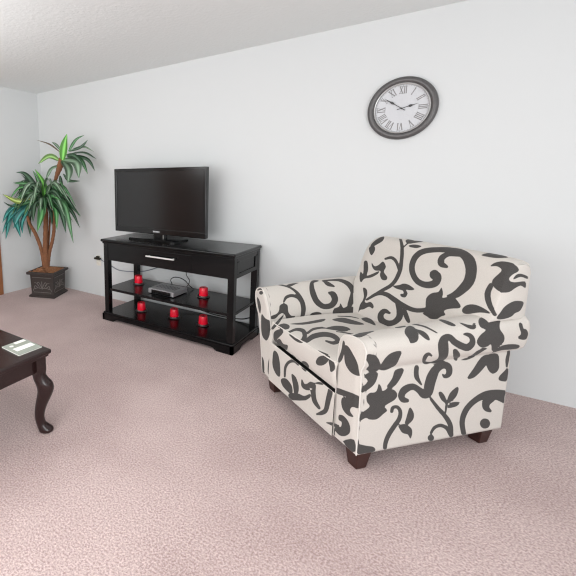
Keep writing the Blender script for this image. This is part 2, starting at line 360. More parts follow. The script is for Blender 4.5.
        [-119,1317,-114,1297,-105,1272,-100,1250,-104,1235,-111,1223,-120,1214,-130,1207,-142,1203,-152,1197,-156,1187,-158,1175,-161,1169,-167,1176,-175,1189,-180,1201,-181,1210,-181,1218,-185,1221,-197,1215,-214,1204,-231,1198,-245,1202,-259,1211,-271,1220,-280,1227,-286,1235,-286,1243,-275,1250,-256,1257,-240,1264,-228,1271,-219,1278,-215,1285,-218,1290,-225,1296,-229,1301,-225,1307,-217,1312,-210,1318,-205,1325,-201,1332,-195,1338,-185,1343,-173,1346,-162,1348,-153,1347,-145,1344,-136,1342,-127,1340,-117,1338,-111,1335,-112,1332,-117,1327],
        [71,1331,64,1342,57,1352,50,1362,45,1371,41,1380,37,1389,35,1396,34,1401,35,1407,38,1416,43,1425,48,1432,55,1436,63,1440,72,1442,79,1443,87,1443,94,1442,101,1440,105,1438,107,1437,110,1433,112,1429,114,1426,114,1422,112,1417,110,1413,110,1411,109,1409,102,1408,93,1407,83,1406,77,1404,74,1400,75,1394,81,1392,90,1389,99,1385,111,1383,126,1385,138,1392,147,1403,152,1414,155,1426,154,1438,150,1450,143,1461,132,1471,118,1477,104,1481,88,1482,74,1480,60,1477,46,1471,34,1463,22,1454,12,1444,4,1432,-4,1418,-8,1404,-7,1389,-2,1375,4,1364,10,1353,19,1342,29,1333,38,1324,48,1315,57,1310,69,1312,74,1321],
        [15,1341,10,1338,-1,1340,-13,1348,-30,1364,-48,1384,-60,1400,-60,1409,-54,1413,-46,1413,-34,1406,-20,1395,-8,1382,3,1367,12,1352],
        [332,1306,325,1302,313,1303,301,1308,293,1315,286,1326,281,1338,280,1354,282,1371,282,1384,278,1390,272,1391,264,1391,256,1386,246,1379,236,1376,225,1379,214,1385,206,1392,202,1399,202,1407,205,1412,213,1411,224,1408,235,1408,245,1415,256,1426,265,1435,275,1441,285,1445,292,1450,295,1462,295,1475,296,1479,300,1464,305,1440,307,1419,306,1408,303,1400,300,1392,299,1381,299,1370,302,1356,312,1339,325,1320],
        [262,1507,260,1499,246,1488,229,1481,213,1479,195,1480,179,1483,162,1487,147,1492,141,1496,150,1500,168,1503,189,1505,215,1507,244,1509],
        [-467,1028,-465,1022,-467,1011,-471,1003,-477,999,-486,998,-498,1000,-515,1005,-535,1012,-550,1019,-557,1025,-557,1029,-550,1031,-536,1027,-518,1020,-501,1016,-487,1019,-474,1026],
        [-373,1091,-371,1102,-369,1113,-368,1126,-369,1140,-374,1154,-380,1167,-388,1179,-396,1189,-405,1199,-415,1206,-425,1212,-435,1217,-443,1221,-450,1220,-452,1214,-448,1206,-437,1193,-428,1185,-420,1178,-414,1170,-408,1161,-403,1151,-398,1141,-396,1132,-394,1124,-394,1115,-395,1104,-395,1092,-392,1083,-385,1079,-377,1082],
        [-298,1253,-297,1245,-300,1235,-305,1226,-313,1218,-325,1211,-337,1207,-350,1205,-363,1205,-378,1206,-396,1209,-414,1213,-423,1217,-415,1222,-398,1227,-379,1234,-360,1244,-339,1257,-322,1264,-311,1264,-302,1260],
        [-456,1231,-456,1223,-459,1212,-463,1201,-466,1188,-470,1175,-477,1164,-487,1155,-500,1148,-515,1143,-534,1143,-555,1146,-572,1150,-583,1156,-588,1163,-589,1171,-588,1181,-584,1193,-578,1202,-569,1206,-558,1208,-549,1210,-545,1216,-543,1222,-535,1227,-519,1232,-499,1236,-483,1238,-471,1238,-462,1236],
    ],
    'cushion': [
        [-319,187,-318,185,-318,182,-319,177,-304,158,-294,141,-292,128,-298,116,-309,100,-314,91,-307,87,-296,90,-285,98,-273,113,-264,125,-263,138,-273,154,-290,174,-314,198,-319,194,-319,191,-319,190,-318,188,-315,184],
        [-234,202,-232,223,-226,263,-223,304,-226,342,-231,380,-235,411,-237,433,-237,447,-234,453,-225,447,-213,433,-203,416,-198,400,-194,382,-192,359,-190,328,-189,294,-192,263,-205,234,-223,209],
        [-212,482,-224,505,-233,543,-235,574,-227,591,-211,601,-192,609,-165,620,-134,630,-112,631,-104,615,-104,590,-110,566,-120,548,-136,531,-154,516,-173,499,-195,484],
        [-258,563,-252,582,-247,602,-241,620,-235,636,-228,647,-220,655,-211,662,-203,670,-204,673,-207,677,-212,681,-214,681,-225,676,-235,671,-245,664,-254,653,-260,637,-264,617,-268,595,-272,575,-271,571,-266,566,-260,562],
        [-207,695,-216,716,-221,741,-217,757,-197,754,-167,741,-140,726,-115,710,-92,693,-80,680,-85,675,-102,675,-119,675,-131,672,-144,670,-158,671,-175,675,-193,683],
        [-89,235,-94,253,-99,272,-103,291,-106,306,-106,318,-104,328,-101,337,-98,347,-99,351,-104,356,-109,359,-112,359,-118,351,-124,344,-129,336,-131,323,-128,305,-121,285,-113,264,-106,244,-103,239,-96,234,-91,232],
        [-103,352,-111,371,-117,401,-119,428,-115,445,-107,458,-97,468,-85,477,-71,483,-58,480,-45,464,-32,440,-28,419,-34,404,-47,392,-61,381,-75,367,-91,354],
        [-38,371,-29,380,-20,389,-11,398,-3,406,6,413,14,420,22,427,31,433,30,437,25,443,19,449,15,449,7,442,-1,435,-10,428,-18,420,-25,411,-33,401,-40,390,-48,380,-47,378,-44,374,-40,371],
        [-136,135,-133,145,-133,158,-134,169,-133,178,-127,184,-118,189,-108,192,-99,191,-93,188,-83,183,-72,176,-62,170,-53,161,-43,151,-37,143,-35,140,-37,138,-46,134,-58,132,-71,130,-83,130,-96,132,-110,134,-124,136,-130,135,-133,131,-132,126,-127,123,-114,121,-101,119,-88,117,-74,116,-59,116,-43,117,-26,120,-10,127,-4,138,-12,153,-26,169,-44,185,-64,200,-87,214,-110,225,-132,231,-147,228,-157,221,-163,210,-166,198,-164,184,-160,169,-156,155,-155,142,-153,137,-148,133,-141,132],
        [18,148,14,162,8,175,3,188,-1,201,-3,216,-5,233,-5,249,-3,263,2,273,9,282,19,289,29,291,39,291,51,287,60,283,56,287,50,294,54,288,60,278,63,270,61,263,55,257,46,251,37,245,37,242,41,236,48,231,54,229,66,231,79,233,91,236,99,241,101,252,99,266,90,284,66,311,39,330,17,338,-2,342,-19,343,-32,338,-44,331,-54,320,-61,306,-64,290,-64,271,-62,251,-58,230,-49,209,-38,190,-27,174,-19,159,-10,147,3,140,15,141],
        [-67,212,-76,227,-85,242,-93,256,-99,270,-103,285,-104,301,-105,317,-106,334,-110,340,-118,347,-126,351,-129,349,-130,334,-132,319,-132,304,-130,287,-122,269,-112,252,-102,236,-93,221,-84,212,-74,206,-67,206],
        [-102,354,-109,375,-116,406,-118,434,-112,455,-102,472,-89,482,-72,484,-54,479,-41,468,-39,448,-42,423,-48,401,-56,386,-66,374,-76,365,-85,356,-94,350],
        [113,75,115,85,122,99,133,113,148,125,165,135,175,144,183,147,192,146,200,141,204,130,199,116,187,101,173,89,158,79,143,72,130,68,118,69],
        [202,126,203,132,207,136,214,138,226,135,240,129,246,121,247,113,247,105,245,97,241,90,233,83,226,80,222,83,220,90,218,99,213,108,207,118],
        [-271,19,-256,35,-236,52,-218,61,-207,58,-197,48,-186,42,-168,47,-149,55,-137,56,-139,43,-151,21,-184,-11,-203,-11,-212,-11,-218,-11,-224,-11,-232,-11,-240,-10,-254,-11,-283,-11],
        [-277,84,-259,101,-236,117,-221,126,-206,128,-191,126,-185,118,-198,98,-226,68,-255,39,-272,19,-293,-10,-295,-11,-304,-10,-298,15,-296,31,-292,48,-287,67],
        [-258,132,-259,144,-259,162,-257,178,-246,186,-229,189,-213,187,-198,179,-185,168,-178,157,-179,146,-189,135,-205,129,-225,127,-246,128],
        [115,134,131,136,147,138,163,140,178,141,180,143,179,147,175,151,170,152,156,150,141,147,126,144,111,142,108,140,109,137,111,135],
        [-113,-11,-117,-11,-132,-10,-100,10,-86,8,-80,-11,-92,-11,-97,-11,-98,-11,-100,-11,-103,-10,-104,-10,-105,-10,-106,-11,-109,-11],
        [-33,-11,-17,15,6,29,24,35,38,35,49,29,51,18,31,-11,16,-11,11,-11,6,-11,0,-10,-5,-10,-11,-11,-20,-11],
        [185,-10,184,-11,182,-11,185,-10,186,-11,185,-11,185,-10],
    ],
    'rail': [
        [-291,317,-279,322,-263,321,-249,315,-238,303,-229,285,-222,265,-216,238,-212,208,-213,186,-222,176,-237,173,-253,175,-269,182,-286,194,-298,210,-304,230,-304,252,-303,273,-302,291,-298,306],
        [-156,212,-155,227,-155,243,-154,257,-151,270,-145,282,-139,293,-132,302,-124,310,-115,318,-104,325,-93,331,-85,334,-78,336,-69,335,-60,334,-50,333,-45,334,-40,337,-41,340,-44,342,-56,342,-66,343,-77,343,-88,343,-100,344,-111,340,-127,330,-142,318,-154,305,-164,291,-172,277,-177,262,-179,247,-179,232,-177,217,-176,203,-173,200,-166,201,-159,206],
        [-118,345,-106,344,-98,344,-93,344,-90,344,-86,344,-82,344,-76,343,-61,343,-48,340,-61,338,-85,337,-108,338,-131,343,-136,346],
        [-16,341,-11,341,-7,340,-5,340,-2,340,1,340,3,340,8,340,26,339,27,333,12,330,-5,332,-19,336,-32,341,-22,341],
        [-202,171,-191,183,-171,195,-151,202,-131,202,-110,196,-94,188,-86,176,-82,161,-83,149,-90,140,-101,133,-117,130,-139,130,-164,133,-185,139,-197,148,-204,159],
        [-103,254,-93,261,-76,261,-60,257,-49,248,-38,235,-31,222,-28,207,-28,191,-31,178,-40,165,-53,154,-64,151,-71,159,-76,176,-82,195,-91,215,-100,238],
        [-119,122,-99,138,-68,156,-40,170,-17,178,3,182,22,188,39,201,55,216,67,226,74,227,78,222,76,215,68,203,54,187,36,170,10,154,-20,136,-48,121,-70,109,-86,101,-95,101,-112,101,-122,109],
        [-11,267,-11,257,-11,246,-10,236,-3,228,11,226,26,228,41,233,58,241,77,255,87,266,86,266,62,259,60,261,65,256,69,246,74,236,78,227,81,216,85,204,92,195,102,189,115,185,127,183,138,181,146,182,154,188,159,196,156,201,147,207,138,212,131,218,125,224,121,231,118,240,115,251,113,261,112,272,112,285,112,297,102,308,66,297,50,282,44,276,45,275,42,273,35,267,28,263,24,260,19,259,12,262,5,268,-2,273,-4,274,-8,272,-11,269],
        [201,328,201,323,200,318,199,312,198,305,196,297,194,287,192,276,190,263,188,248,186,232,184,218,181,207,178,202,175,198,171,193,164,186,157,179,149,170,140,161,131,152,126,146,126,141,129,140,135,143,146,150,157,156,168,163,179,172,187,179,196,188,206,201,213,215,218,231,221,248,224,264,226,277,229,289,232,301,234,311,236,320,234,327,231,330,227,330,225,329,219,330,210,331,202,331],
        [101,308,114,318,133,331,150,334,153,334,154,334,155,334,156,333,159,334,162,333,169,331,150,323,131,315,116,309,104,306],
        [209,144,219,147,229,150,238,152,248,155,249,157,249,159,249,160,249,161,248,163,248,165,250,167,249,167,249,168,250,171,250,174,242,171,231,164,221,158,210,151,207,149,205,146,206,144],
    ],
    'near_arm': [
        [272,605,277,606,282,605,286,605,290,606,296,605,305,604,313,606,301,624,292,632,279,636,263,638,251,636,246,623,262,605],
        [334,606,337,607,342,606,342,616,343,629,344,642,347,653,351,665,354,676,358,688,363,700,369,711,377,721,379,721,382,720,384,717,384,715,378,704,373,691,370,678,369,664,367,650,365,636,365,622,367,605,362,604,354,608,349,608,345,608,342,610,339,607,334,608],
        [271,656,289,642,308,631,319,628,320,637,316,653,309,670,299,689,290,709,283,724,277,735,270,744,262,751,251,755,238,757,228,756,225,751,226,743,227,734,226,723,227,711,232,698,242,684,255,670],
        [302,680,309,678,316,684,322,691,326,699,328,708,330,718,331,729,331,740,331,748,328,751,323,751,316,748,309,742,301,733,296,722,294,709,297,692],
        [497,598,502,598,510,597,502,616,501,628,501,640,500,652,500,665,500,677,500,685,496,689,490,691,483,691,477,687,470,681,466,671,466,654,475,627],
        [350,828,345,823,340,818,334,813,325,810,316,812,310,815,305,821,302,828,302,837,306,850,319,871,342,897,352,903,363,904,375,904,386,904,398,905,412,906,427,907,442,905,455,901,466,893,450,863,440,838,435,819,431,802,427,789,425,780,423,772,422,766,421,763,419,762,419,761,421,759,422,758,423,758,425,760,431,766,438,775,450,784,462,791,474,798,486,805,497,810,507,814,518,819,532,823,546,823,556,818,563,810,569,801,572,790,571,779,568,768,564,758,559,749,553,742,546,736,539,733,533,731,526,729,520,730,515,731,511,732,506,733,504,738,505,742,509,744,514,744,518,745,520,746,523,748,527,750,531,754,535,757,536,759,537,763,537,768,537,773,536,776,534,778,529,782,525,784,523,785,519,784,513,782,504,778,495,774,486,769,477,764,469,760,463,754,457,747,451,738,442,731,431,727,419,727,407,730,394,735,383,744,376,753,371,762,368,773,370,786,374,800,378,812,381,820,384,827,388,836,392,847,398,860,402,874,401,885,394,892,384,894,372,892,358,886,344,878,340,875,341,875,335,864,330,852,328,844,328,838,330,834,331,830,332,829,332,828,335,829,341,833,347,837,352,839,354,837,354,832],
        [456,811,459,805,465,804,473,806,484,815,498,828,512,845,538,878,547,902,538,907,531,907,525,903,518,893,475,849,460,825],
        [94,893,88,878,87,861,89,846,93,833,99,821,107,811,116,802,128,795,140,791,154,788,170,788,181,792,183,801,180,814,176,828,175,842,176,860,179,878,175,891,166,897,154,900,143,903,132,904,123,905,111,903,101,899],
        [1,804,2,797,4,790,10,787,21,789,35,794,48,801,59,811,68,823,75,836,82,850,89,868,96,885,98,896,93,900,85,902,74,903,60,903,48,901,39,897,28,887,20,877,19,870,23,863,24,855,20,846,14,836,9,828,5,820,2,812],
        [14,916,20,912,29,908,40,905,55,904,73,904,86,907,89,915,88,926,85,937,81,948,75,959,67,968,55,977,41,985,27,991,13,994,2,998,131,225,129,231,131,239,135,247,3,971,9,966,18,962,25,956,32,950,35,944,32,937,25,931,20,925,16,921,14,919],
        [184,910,201,906,221,905,232,909,231,921,223,938,214,954,204,969,192,983,179,992,164,996,148,995,139,989,144,978,157,963,168,948,173,933,176,919],
        [95,964,100,968,107,976,112,985,114,992,115,1000,119,1004,127,1003,137,999,147,997,159,998,172,1002,183,1007,193,1015,201,1025,205,1035,204,1043,199,1051,192,1058,180,1064,166,1069,154,1074,145,1078,139,1081,136,1085,141,1091,150,1099,155,1106,150,1112,141,1117,131,1123,121,1131,110,1138,98,1143,85,1143,72,1141,60,1138,51,1134,44,1128,36,1126,23,1130,10,1137,1,1145,139,62,137,78,140,92,6,1100,20,1093,33,1087,43,1081,51,1076,54,1070,51,1062,43,1055,37,1046,34,1037,33,1027,34,1018,37,1012,42,1007,49,1003,59,1003,70,1005,79,1004,85,1000,88,993,91,985,92,977,93,968],
        [190,1119,191,1113,191,1108,191,1104,192,1104,194,1103,198,1103,203,1103,206,1105,209,1108,213,1112,216,1117,218,1122,219,1129,219,1137,217,1145,215,1153,211,1160,206,1167,199,1174,192,1183,185,1192,178,1201,170,1212,164,1222,158,1233,154,1243,150,1254,147,1266,146,1277,146,1289,147,1300,148,1307,154,1308,162,1309,169,1308,171,1309,170,1306,170,1295,171,1285,173,1276,176,1266,179,1257,184,1247,189,1238,195,1229,202,1219,209,1210,216,1200,222,1192,229,1184,235,1175,239,1166,242,1155,243,1143,242,1132,240,1122,235,1112,228,1103,221,1096,213,1090,204,1087,194,1086,186,1086,178,1089,173,1094,171,1101,171,1107,169,1112,171,1119,178,1124,186,1124],
        [283,1109,291,1115,300,1127,307,1139,311,1150,312,1162,311,1172,305,1181,297,1189,288,1195,278,1197,268,1197,262,1193,261,1184,265,1171,268,1159,270,1148,272,1139,274,1131,276,1121,279,1112],
        [227,1195,234,1192,247,1191,260,1192,272,1197,284,1205,294,1213,302,1220,307,1228,310,1237,311,1252,308,1269,305,1278,300,1274,293,1262,286,1252,277,1247,266,1244,257,1240,249,1234,242,1226,237,1218,231,1210,226,1201],
        [265,1062,258,1059,251,1056,247,1053,248,1053,248,1052,247,1049,246,1047,246,1045,248,1042,252,1038,256,1034,261,1031,267,1028,275,1024,283,1022,289,1022,294,1023,300,1027,309,1033,317,1040,323,1046,329,1054,338,1064,353,1074,371,1078,386,1077,398,1071,407,1062,412,1050,414,1039,416,1030,417,1022,419,1012,421,1001,424,991,427,981,429,972,432,963,434,955,438,950,443,945,449,941,456,938,461,937,464,937,469,939,473,941,474,941,475,943,477,949,478,956,479,960,479,961,477,964,473,966,471,968,472,969,470,969,466,966,461,964,457,962,454,962,452,965,454,968,456,972,458,977,464,983,473,988,483,989,493,988,504,984,512,976,516,965,516,953,514,940,507,926,496,915,484,908,470,903,455,901,440,902,426,906,412,910,400,917,389,925,381,934,374,944,368,954,363,965,360,978,357,990,355,1001,354,1013,354,1024,355,1030,356,1031,357,1031,358,1032,363,1033,363,1035,357,1031,348,1024,337,1017,327,1010,317,1003,304,995,288,989,272,988,258,989,244,992,232,997,222,1004,215,1013,211,1023,208,1033,209,1044,213,1055,219,1064,227,1073,238,1079,248,1082,256,1082,263,1083,272,1082,276,1076,273,1068],
        [291,909,289,915,288,922,288,929,288,936,289,942,289,949,292,957,296,966,304,976,314,985,324,995,334,1004,337,1006,341,1006,343,1004,342,1001,336,989,329,978,324,968,321,960,319,954,318,950,317,946,317,940,316,934,316,927,317,921,317,914,315,905,307,901,297,902],
        [395,1086,406,1100,417,1113,428,1126,439,1140,452,1153,464,1167,477,1179,488,1192,498,1204,507,1216,515,1227,522,1238,526,1251,530,1266,534,1282,538,1299,544,1308,553,1310,562,1307,566,1301,563,1285,561,1269,557,1251,550,1234,541,1219,531,1205,520,1192,508,1180,495,1167,482,1154,468,1142,456,1130,444,1117,432,1105,420,1092,408,1079,402,1075,396,1076,393,1080],
        [500,1113,502,1100,507,1083,515,1068,528,1056,544,1046,557,1041,563,1045,566,1054,566,1064,563,1076,558,1089,550,1100,539,1109,526,1116,515,1119,507,1120,502,1119],
        [444,1056,448,1053,455,1053,463,1056,472,1064,481,1075,489,1086,495,1099,498,1112,498,1120,493,1120,484,1113,475,1106,467,1099,460,1090,454,1081,449,1072,445,1063],
        [508,1140,513,1133,522,1125,534,1120,551,1120,571,1123,583,1127,583,1133,574,1140,563,1146,548,1148,531,1149,518,1148,511,1147,508,1144],
        [506,1170,506,1162,507,1154,507,1146,508,1139,508,1132,508,1125,507,1118,507,1111,506,1108,502,1106,499,1106,497,1108,496,1115,495,1121,494,1128,493,1135,493,1143,494,1151,495,1159,495,1168,497,1171,501,1173,504,1173],
        [430,1272,435,1265,439,1257,444,1252,449,1248,455,1245,463,1243,471,1243,479,1243,487,1246,496,1250,505,1256,512,1262,517,1268,522,1275,527,1284,533,1293,540,1300,549,1301,555,1296,553,1288,548,1279,542,1270,536,1260,527,1250,516,1241,503,1234,491,1228,478,1224,465,1223,454,1225,443,1228,434,1232,427,1239,423,1247,419,1255,416,1263,416,1268,420,1272,426,1274],
        [447,1295,445,1303,440,1308,432,1310,423,1309,415,1304,408,1297,406,1289,407,1281,412,1276,419,1274,429,1275,437,1280,444,1287],
        [646,1303,641,1286,635,1269,631,1254,629,1240,629,1226,632,1213,637,1199,643,1187,650,1176,660,1166,672,1156,685,1148,700,1141,717,1136,735,1132,751,1131,765,1132,779,1135,794,1139,810,1145,825,1151,841,1159,859,1168,873,1177,870,1177,873,1162,871,1139,875,1112,870,1103,851,1099,830,1094,810,1091,790,1089,771,1088,751,1088,731,1090,712,1095,692,1102,674,1111,658,1120,643,1130,630,1141,618,1153,608,1167,601,1182,596,1198,594,1215,594,1233,597,1251,603,1269,609,1286,615,1302,625,1309,639,1309,647,1309],
        [792,1197,785,1190,778,1183,775,1178,776,1177,777,1175,778,1171,779,1168,780,1166,783,1164,790,1160,799,1155,808,1149,815,1133,804,1114,782,1103,761,1106,753,1112,745,1118,736,1126,728,1137,725,1150,727,1163,731,1175,739,1187,752,1198,764,1204,774,1207,784,1210,791,1212,797,1209,797,1203],
        [798,1273,796,1285,788,1294,775,1297,759,1295,744,1287,733,1275,728,1262,729,1250,737,1242,750,1238,766,1241,781,1248,792,1260],
        [611,1004,618,991,632,974,646,957,658,939,671,922,686,909,704,901,722,898,735,899,738,907,737,920,735,932,731,941,725,949,716,958,702,972,685,987,669,999,657,1006,646,1009,636,1011,625,1011,615,1010],
        [730,900,749,896,773,897,792,902,799,912,802,925,804,940,807,956,809,972,806,985,798,995,785,1001,773,1003,761,998,748,988,738,977,731,967,727,957,725,945,722,929,722,912],
        [856,897,852,906,848,916,845,926,844,936,845,947,847,957,850,966,852,976,854,980,859,982,863,982,865,978,866,969,867,960,868,951,869,942,869,932,870,922,872,912,875,903,874,896,807,852,802,854],
        [871,986,861,985,850,994,839,1003,829,1010,820,1018,815,1025,813,1032,815,1039,823,1045,841,1051,865,1056,874,1046,874,1030,874,1007],
        [615,686,625,676,639,666,653,658,666,656,676,658,684,662,687,668,689,675,693,679,703,679,715,676,725,675,730,677,732,681,731,686,725,694,715,702,708,711,704,718,702,725,704,733,710,741,719,751,727,761,732,771,734,781,734,791,729,799,722,807,714,814,705,824,698,836,689,839,677,827,669,810,663,799,656,799,648,805,640,809,630,811,620,812,609,809,597,802,585,792,578,781,577,772,582,762,590,752,602,742,619,733,628,725,625,721,614,718,606,714,605,706,609,696],
        [713,865,697,839,710,823,729,812,746,808,765,807,784,808,803,810,823,814,837,819,845,825,848,832,848,839,842,844,828,845,811,845,792,844,769,841,749,842,731,849,726,866],
        [550,914,570,912,591,911,611,909,630,905,646,901,656,892,630,860,627,845,630,837,636,830,644,824,653,818,653,817,653,815,651,814,649,814,637,815,625,817,613,819,602,823,593,829,589,839,590,853,603,877,607,897,588,901,568,905,549,909,547,910,546,912,548,914],
        [812,714,818,710,826,709,831,711,831,718,831,729,834,737,839,740,845,740,851,742,857,747,863,754,868,763,870,773,869,783,866,791,859,793,850,793,839,791,827,788,815,783,808,777,812,773,821,768,826,762,823,755,818,747,813,738,810,729,809,720],
        [527,674,529,684,532,694,537,702,542,708,548,713,554,716,561,718,571,718,583,711,589,703,591,699,593,695,597,689,595,685,588,686,580,691,575,696,571,699,571,698,576,695,572,695,566,694,560,692,553,689,546,683,539,676,533,670,532,669,530,671,527,673],
        [6,1259,16,1256,33,1263,49,1269,65,1274,80,1278,92,1283,101,1291,105,1300,104,1307,90,1310,73,1310,58,1310,45,1309,32,1310,17,1309,2,1302,2,1279],
        [109,302,96,428,1,1240,2,1251,2,1262,4,1264,7,1263,11,1262,12,1258,10,1247,8,1235,6,1225,4,1214,3,1213,1,1214,112,280],
        [8,647,35,632,83,606,110,606,116,606,115,609,112,613,117,610,127,605,144,605,137,626,103,644,74,658,50,672,28,683,13,687,5,677,4,658],
    ],
    'far_arm': [
        [105,657,122,668,132,660,141,646,153,636,165,627,176,619,187,610,197,600,205,589,212,578,218,567,222,555,225,541,227,526,228,510,229,496,229,484,228,472,227,460,225,449,221,437,216,424,211,412,207,403,203,399,198,395,190,393,182,389,179,387,178,384,181,381,184,380,193,380,203,380,214,382,225,389,234,400,243,414,251,429,258,444,262,458,264,472,265,487,264,502,261,518,257,534,252,550,246,565,238,579,230,591,221,602,211,613,200,624,189,633,177,643,169,657,157,663,144,667,129,666,115,666,112,664,106,657,106,662],
        [190,636,201,641,221,647,242,650,263,650,284,648,296,644,293,641,280,638,264,634,246,627,225,619,209,616,197,620,189,628],
        [119,512,126,519,133,525,139,530,145,534,153,536,163,538,173,539,182,539,191,536,201,532,209,527,216,522,220,516,223,509,227,500,230,491,237,485,246,486,253,492,254,500,251,508,248,518,243,528,237,537,227,545,216,551,203,556,190,559,177,560,163,559,149,556,136,551,126,543,119,534,114,526,109,518,108,514,110,510,115,510],
        [78,495,87,501,98,505,109,506,119,504,129,499,136,492,136,480,133,465,132,452,134,441,139,431,146,423,157,419,170,418,176,415,171,408,159,399,147,394,135,394,123,397,114,403,108,416,105,431,100,442,91,446,81,445,70,441,59,435,48,425,37,418,26,415,14,415,4,417,71,942,61,936,58,931,66,927,3,438,16,439,28,442,41,444,51,448,59,454,65,461,70,469,73,478,74,487],
        [91,434,78,425,65,415,53,406,41,397,31,388,21,379,12,371,4,362,2,356,4,349,10,346,16,348,26,356,36,364,46,372,56,382,66,393,76,405,86,417,97,429,98,431,97,434,94,435],
        [216,380,225,385,247,392,266,399,275,406,281,413,289,418,302,422,317,423,331,423,345,420,359,415,366,410,361,403,349,396,335,390,320,386,303,384,284,382,258,380,231,379],
        [130,370,153,371,198,369,243,368,279,369,314,371,343,373,364,373,378,373,386,371,387,367,381,362,372,358,359,356,343,354,321,354,291,352,256,352,222,353,183,358,145,365],
        [450,642,442,647,433,653,423,657,404,649,383,633,367,619,356,605,347,592,339,579,332,565,327,551,324,537,323,523,324,507,327,491,333,476,342,462,354,451,367,441,383,434,401,430,419,429,438,430,456,434,472,441,487,451,499,462,509,475,514,490,515,504,514,515,509,526,500,533,489,536,479,535,471,535,463,535,456,530,453,523,458,519,462,513,466,508,466,505,465,503,465,499,466,493,466,488,465,485,462,481,457,475,450,470,444,466,435,463,423,462,411,462,402,463,394,468,386,475,379,484,374,493,370,503,369,516,369,530,370,543,372,555,374,567,377,577,382,588,386,598,390,606,393,612,396,616,403,620,414,623,427,625,441,628,445,630,450,635,452,640],
        [469,620,484,619,500,619,515,617,530,615,547,612,563,608,578,603,589,595,599,586,607,575,613,564,617,553,619,543,620,531,619,520,618,511,613,503,606,494,597,484,589,474,584,467,579,460,573,453,567,445,562,434,568,425,580,423,593,429,601,435,609,441,619,448,628,457,636,468,646,481,655,496,662,513,664,530,664,546,662,563,657,579,650,593,640,605,629,616,616,626,601,632,582,634,562,634,544,635,528,636,512,636,496,637,480,637,474,634,468,628,466,622],
        [471,616,470,605,470,595,472,585,478,577,486,571,497,567,508,564,519,560,524,560,529,563,532,567,530,571,525,580,519,589,515,599,510,607,505,613,500,618,493,624,488,631,485,633,478,630,472,622],
        [443,406,447,414,454,421,462,427,474,430,489,432,501,435,509,443,515,453,519,456,521,448,523,433,528,423,540,424,557,429,572,431,587,427,601,420,610,414,614,408,614,402,610,397,603,391,593,385,580,381,564,377,545,375,527,373,509,372,492,371,476,372,463,374,452,378,445,384,441,390,441,398],
        [476,375,500,371,523,367,546,364,567,360,584,356,599,351,613,347,628,343,630,343,631,344,631,346,629,347,615,352,601,357,586,362,568,367,547,371,524,374,500,377,477,380,475,380,474,378,474,376],
        [44,367,54,373,73,377,90,378,105,374,119,367,128,359,130,351,126,344,118,338,106,336,89,336,75,339,61,347,48,358],
        [350,828,345,823,340,818,334,813,325,810,316,812,310,815,305,821,302,828,302,837,306,850,319,871,342,897,352,903,363,904,375,904,386,904,398,905,412,906,427,907,442,905,455,901,466,893,450,863,440,838,435,819,431,802,427,789,425,780,423,772,422,766,421,763,419,762,419,761,421,759,422,758,423,758,425,760,431,766,438,775,450,784,462,791,474,798,486,805,497,810,507,814,518,819,532,823,546,823,556,818,563,810,569,801,572,790,571,779,568,768,564,758,559,749,553,742,546,736,539,733,533,731,526,729,520,730,515,731,511,732,506,733,504,738,505,742,509,744,514,744,518,745,520,746,523,748,527,750,531,754,535,757,536,759,537,763,537,768,537,773,536,776,534,778,529,782,525,784,523,785,519,784,513,782,504,778,495,774,486,769,477,764,469,760,463,754,457,747,451,738,442,731,431,727,419,727,407,730,394,735,383,744,376,753,371,762,368,773,370,786,374,800,378,812,381,820,384,827,388,836,392,847,398,860,402,874,401,885,394,892,384,894,372,892,358,886,344,878,340,875,341,875,335,864,330,852,328,844,328,838,330,834,331,830,332,829,332,828,335,829,341,833,347,837,352,839,354,837,354,832],
        [456,811,459,805,465,804,473,806,484,815,498,828,512,845,538,878,547,902,538,907,531,907,525,903,518,893,475,849,460,825],
        [94,893,88,878,87,861,89,846,93,833,99,821,107,811,116,802,128,795,140,791,154,788,170,788,181,792,183,801,180,814,176,828,175,842,176,860,179,878,175,891,166,897,154,900,143,903,132,904,123,905,111,903,101,899],
        [1,804,2,797,4,790,10,787,21,789,35,794,48,801,59,811,68,823,75,836,82,850,89,868,96,885,98,896,93,900,85,902,74,903,60,903,48,901,39,897,28,887,20,877,19,870,23,863,24,855,20,846,14,836,9,828,5,820,2,812],
        [184,910,201,906,221,905,232,909,231,921,223,938,214,954,204,969,192,983,179,992,164,996,148,995,139,989,144,978,157,963,168,948,173,933,176,919],
        [190,1119,191,1113,191,1108,191,1104,192,1104,194,1103,198,1103,203,1103,206,1105,209,1108,213,1112,216,1117,218,1122,219,1129,219,1137,217,1145,215,1153,211,1160,206,1167,199,1174,192,1183,185,1192,178,1201,170,1212,164,1222,158,1233,154,1243,150,1254,147,1266,146,1277,146,1289,147,1300,148,1307,154,1308,162,1309,169,1308,171,1309,170,1306,170,1295,171,1285,173,1276,176,1266,179,1257,184,1247,189,1238,195,1229,202,1219,209,1210,216,1200,222,1192,229,1184,235,1175,239,1166,242,1155,243,1143,242,1132,240,1122,235,1112,228,1103,221,1096,213,1090,204,1087,194,1086,186,1086,178,1089,173,1094,171,1101,171,1107,169,1112,171,1119,178,1124,186,1124],
        [283,1109,291,1115,300,1127,307,1139,311,1150,312,1162,311,1172,305,1181,297,1189,288,1195,278,1197,268,1197,262,1193,261,1184,265,1171,268,1159,270,1148,272,1139,274,1131,276,1121,279,1112],
        [227,1195,234,1192,247,1191,260,1192,272,1197,284,1205,294,1213,302,1220,307,1228,310,1237,311,1252,308,1269,305,1278,300,1274,293,1262,286,1252,277,1247,266,1244,257,1240,249,1234,242,1226,237,1218,231,1210,226,1201],
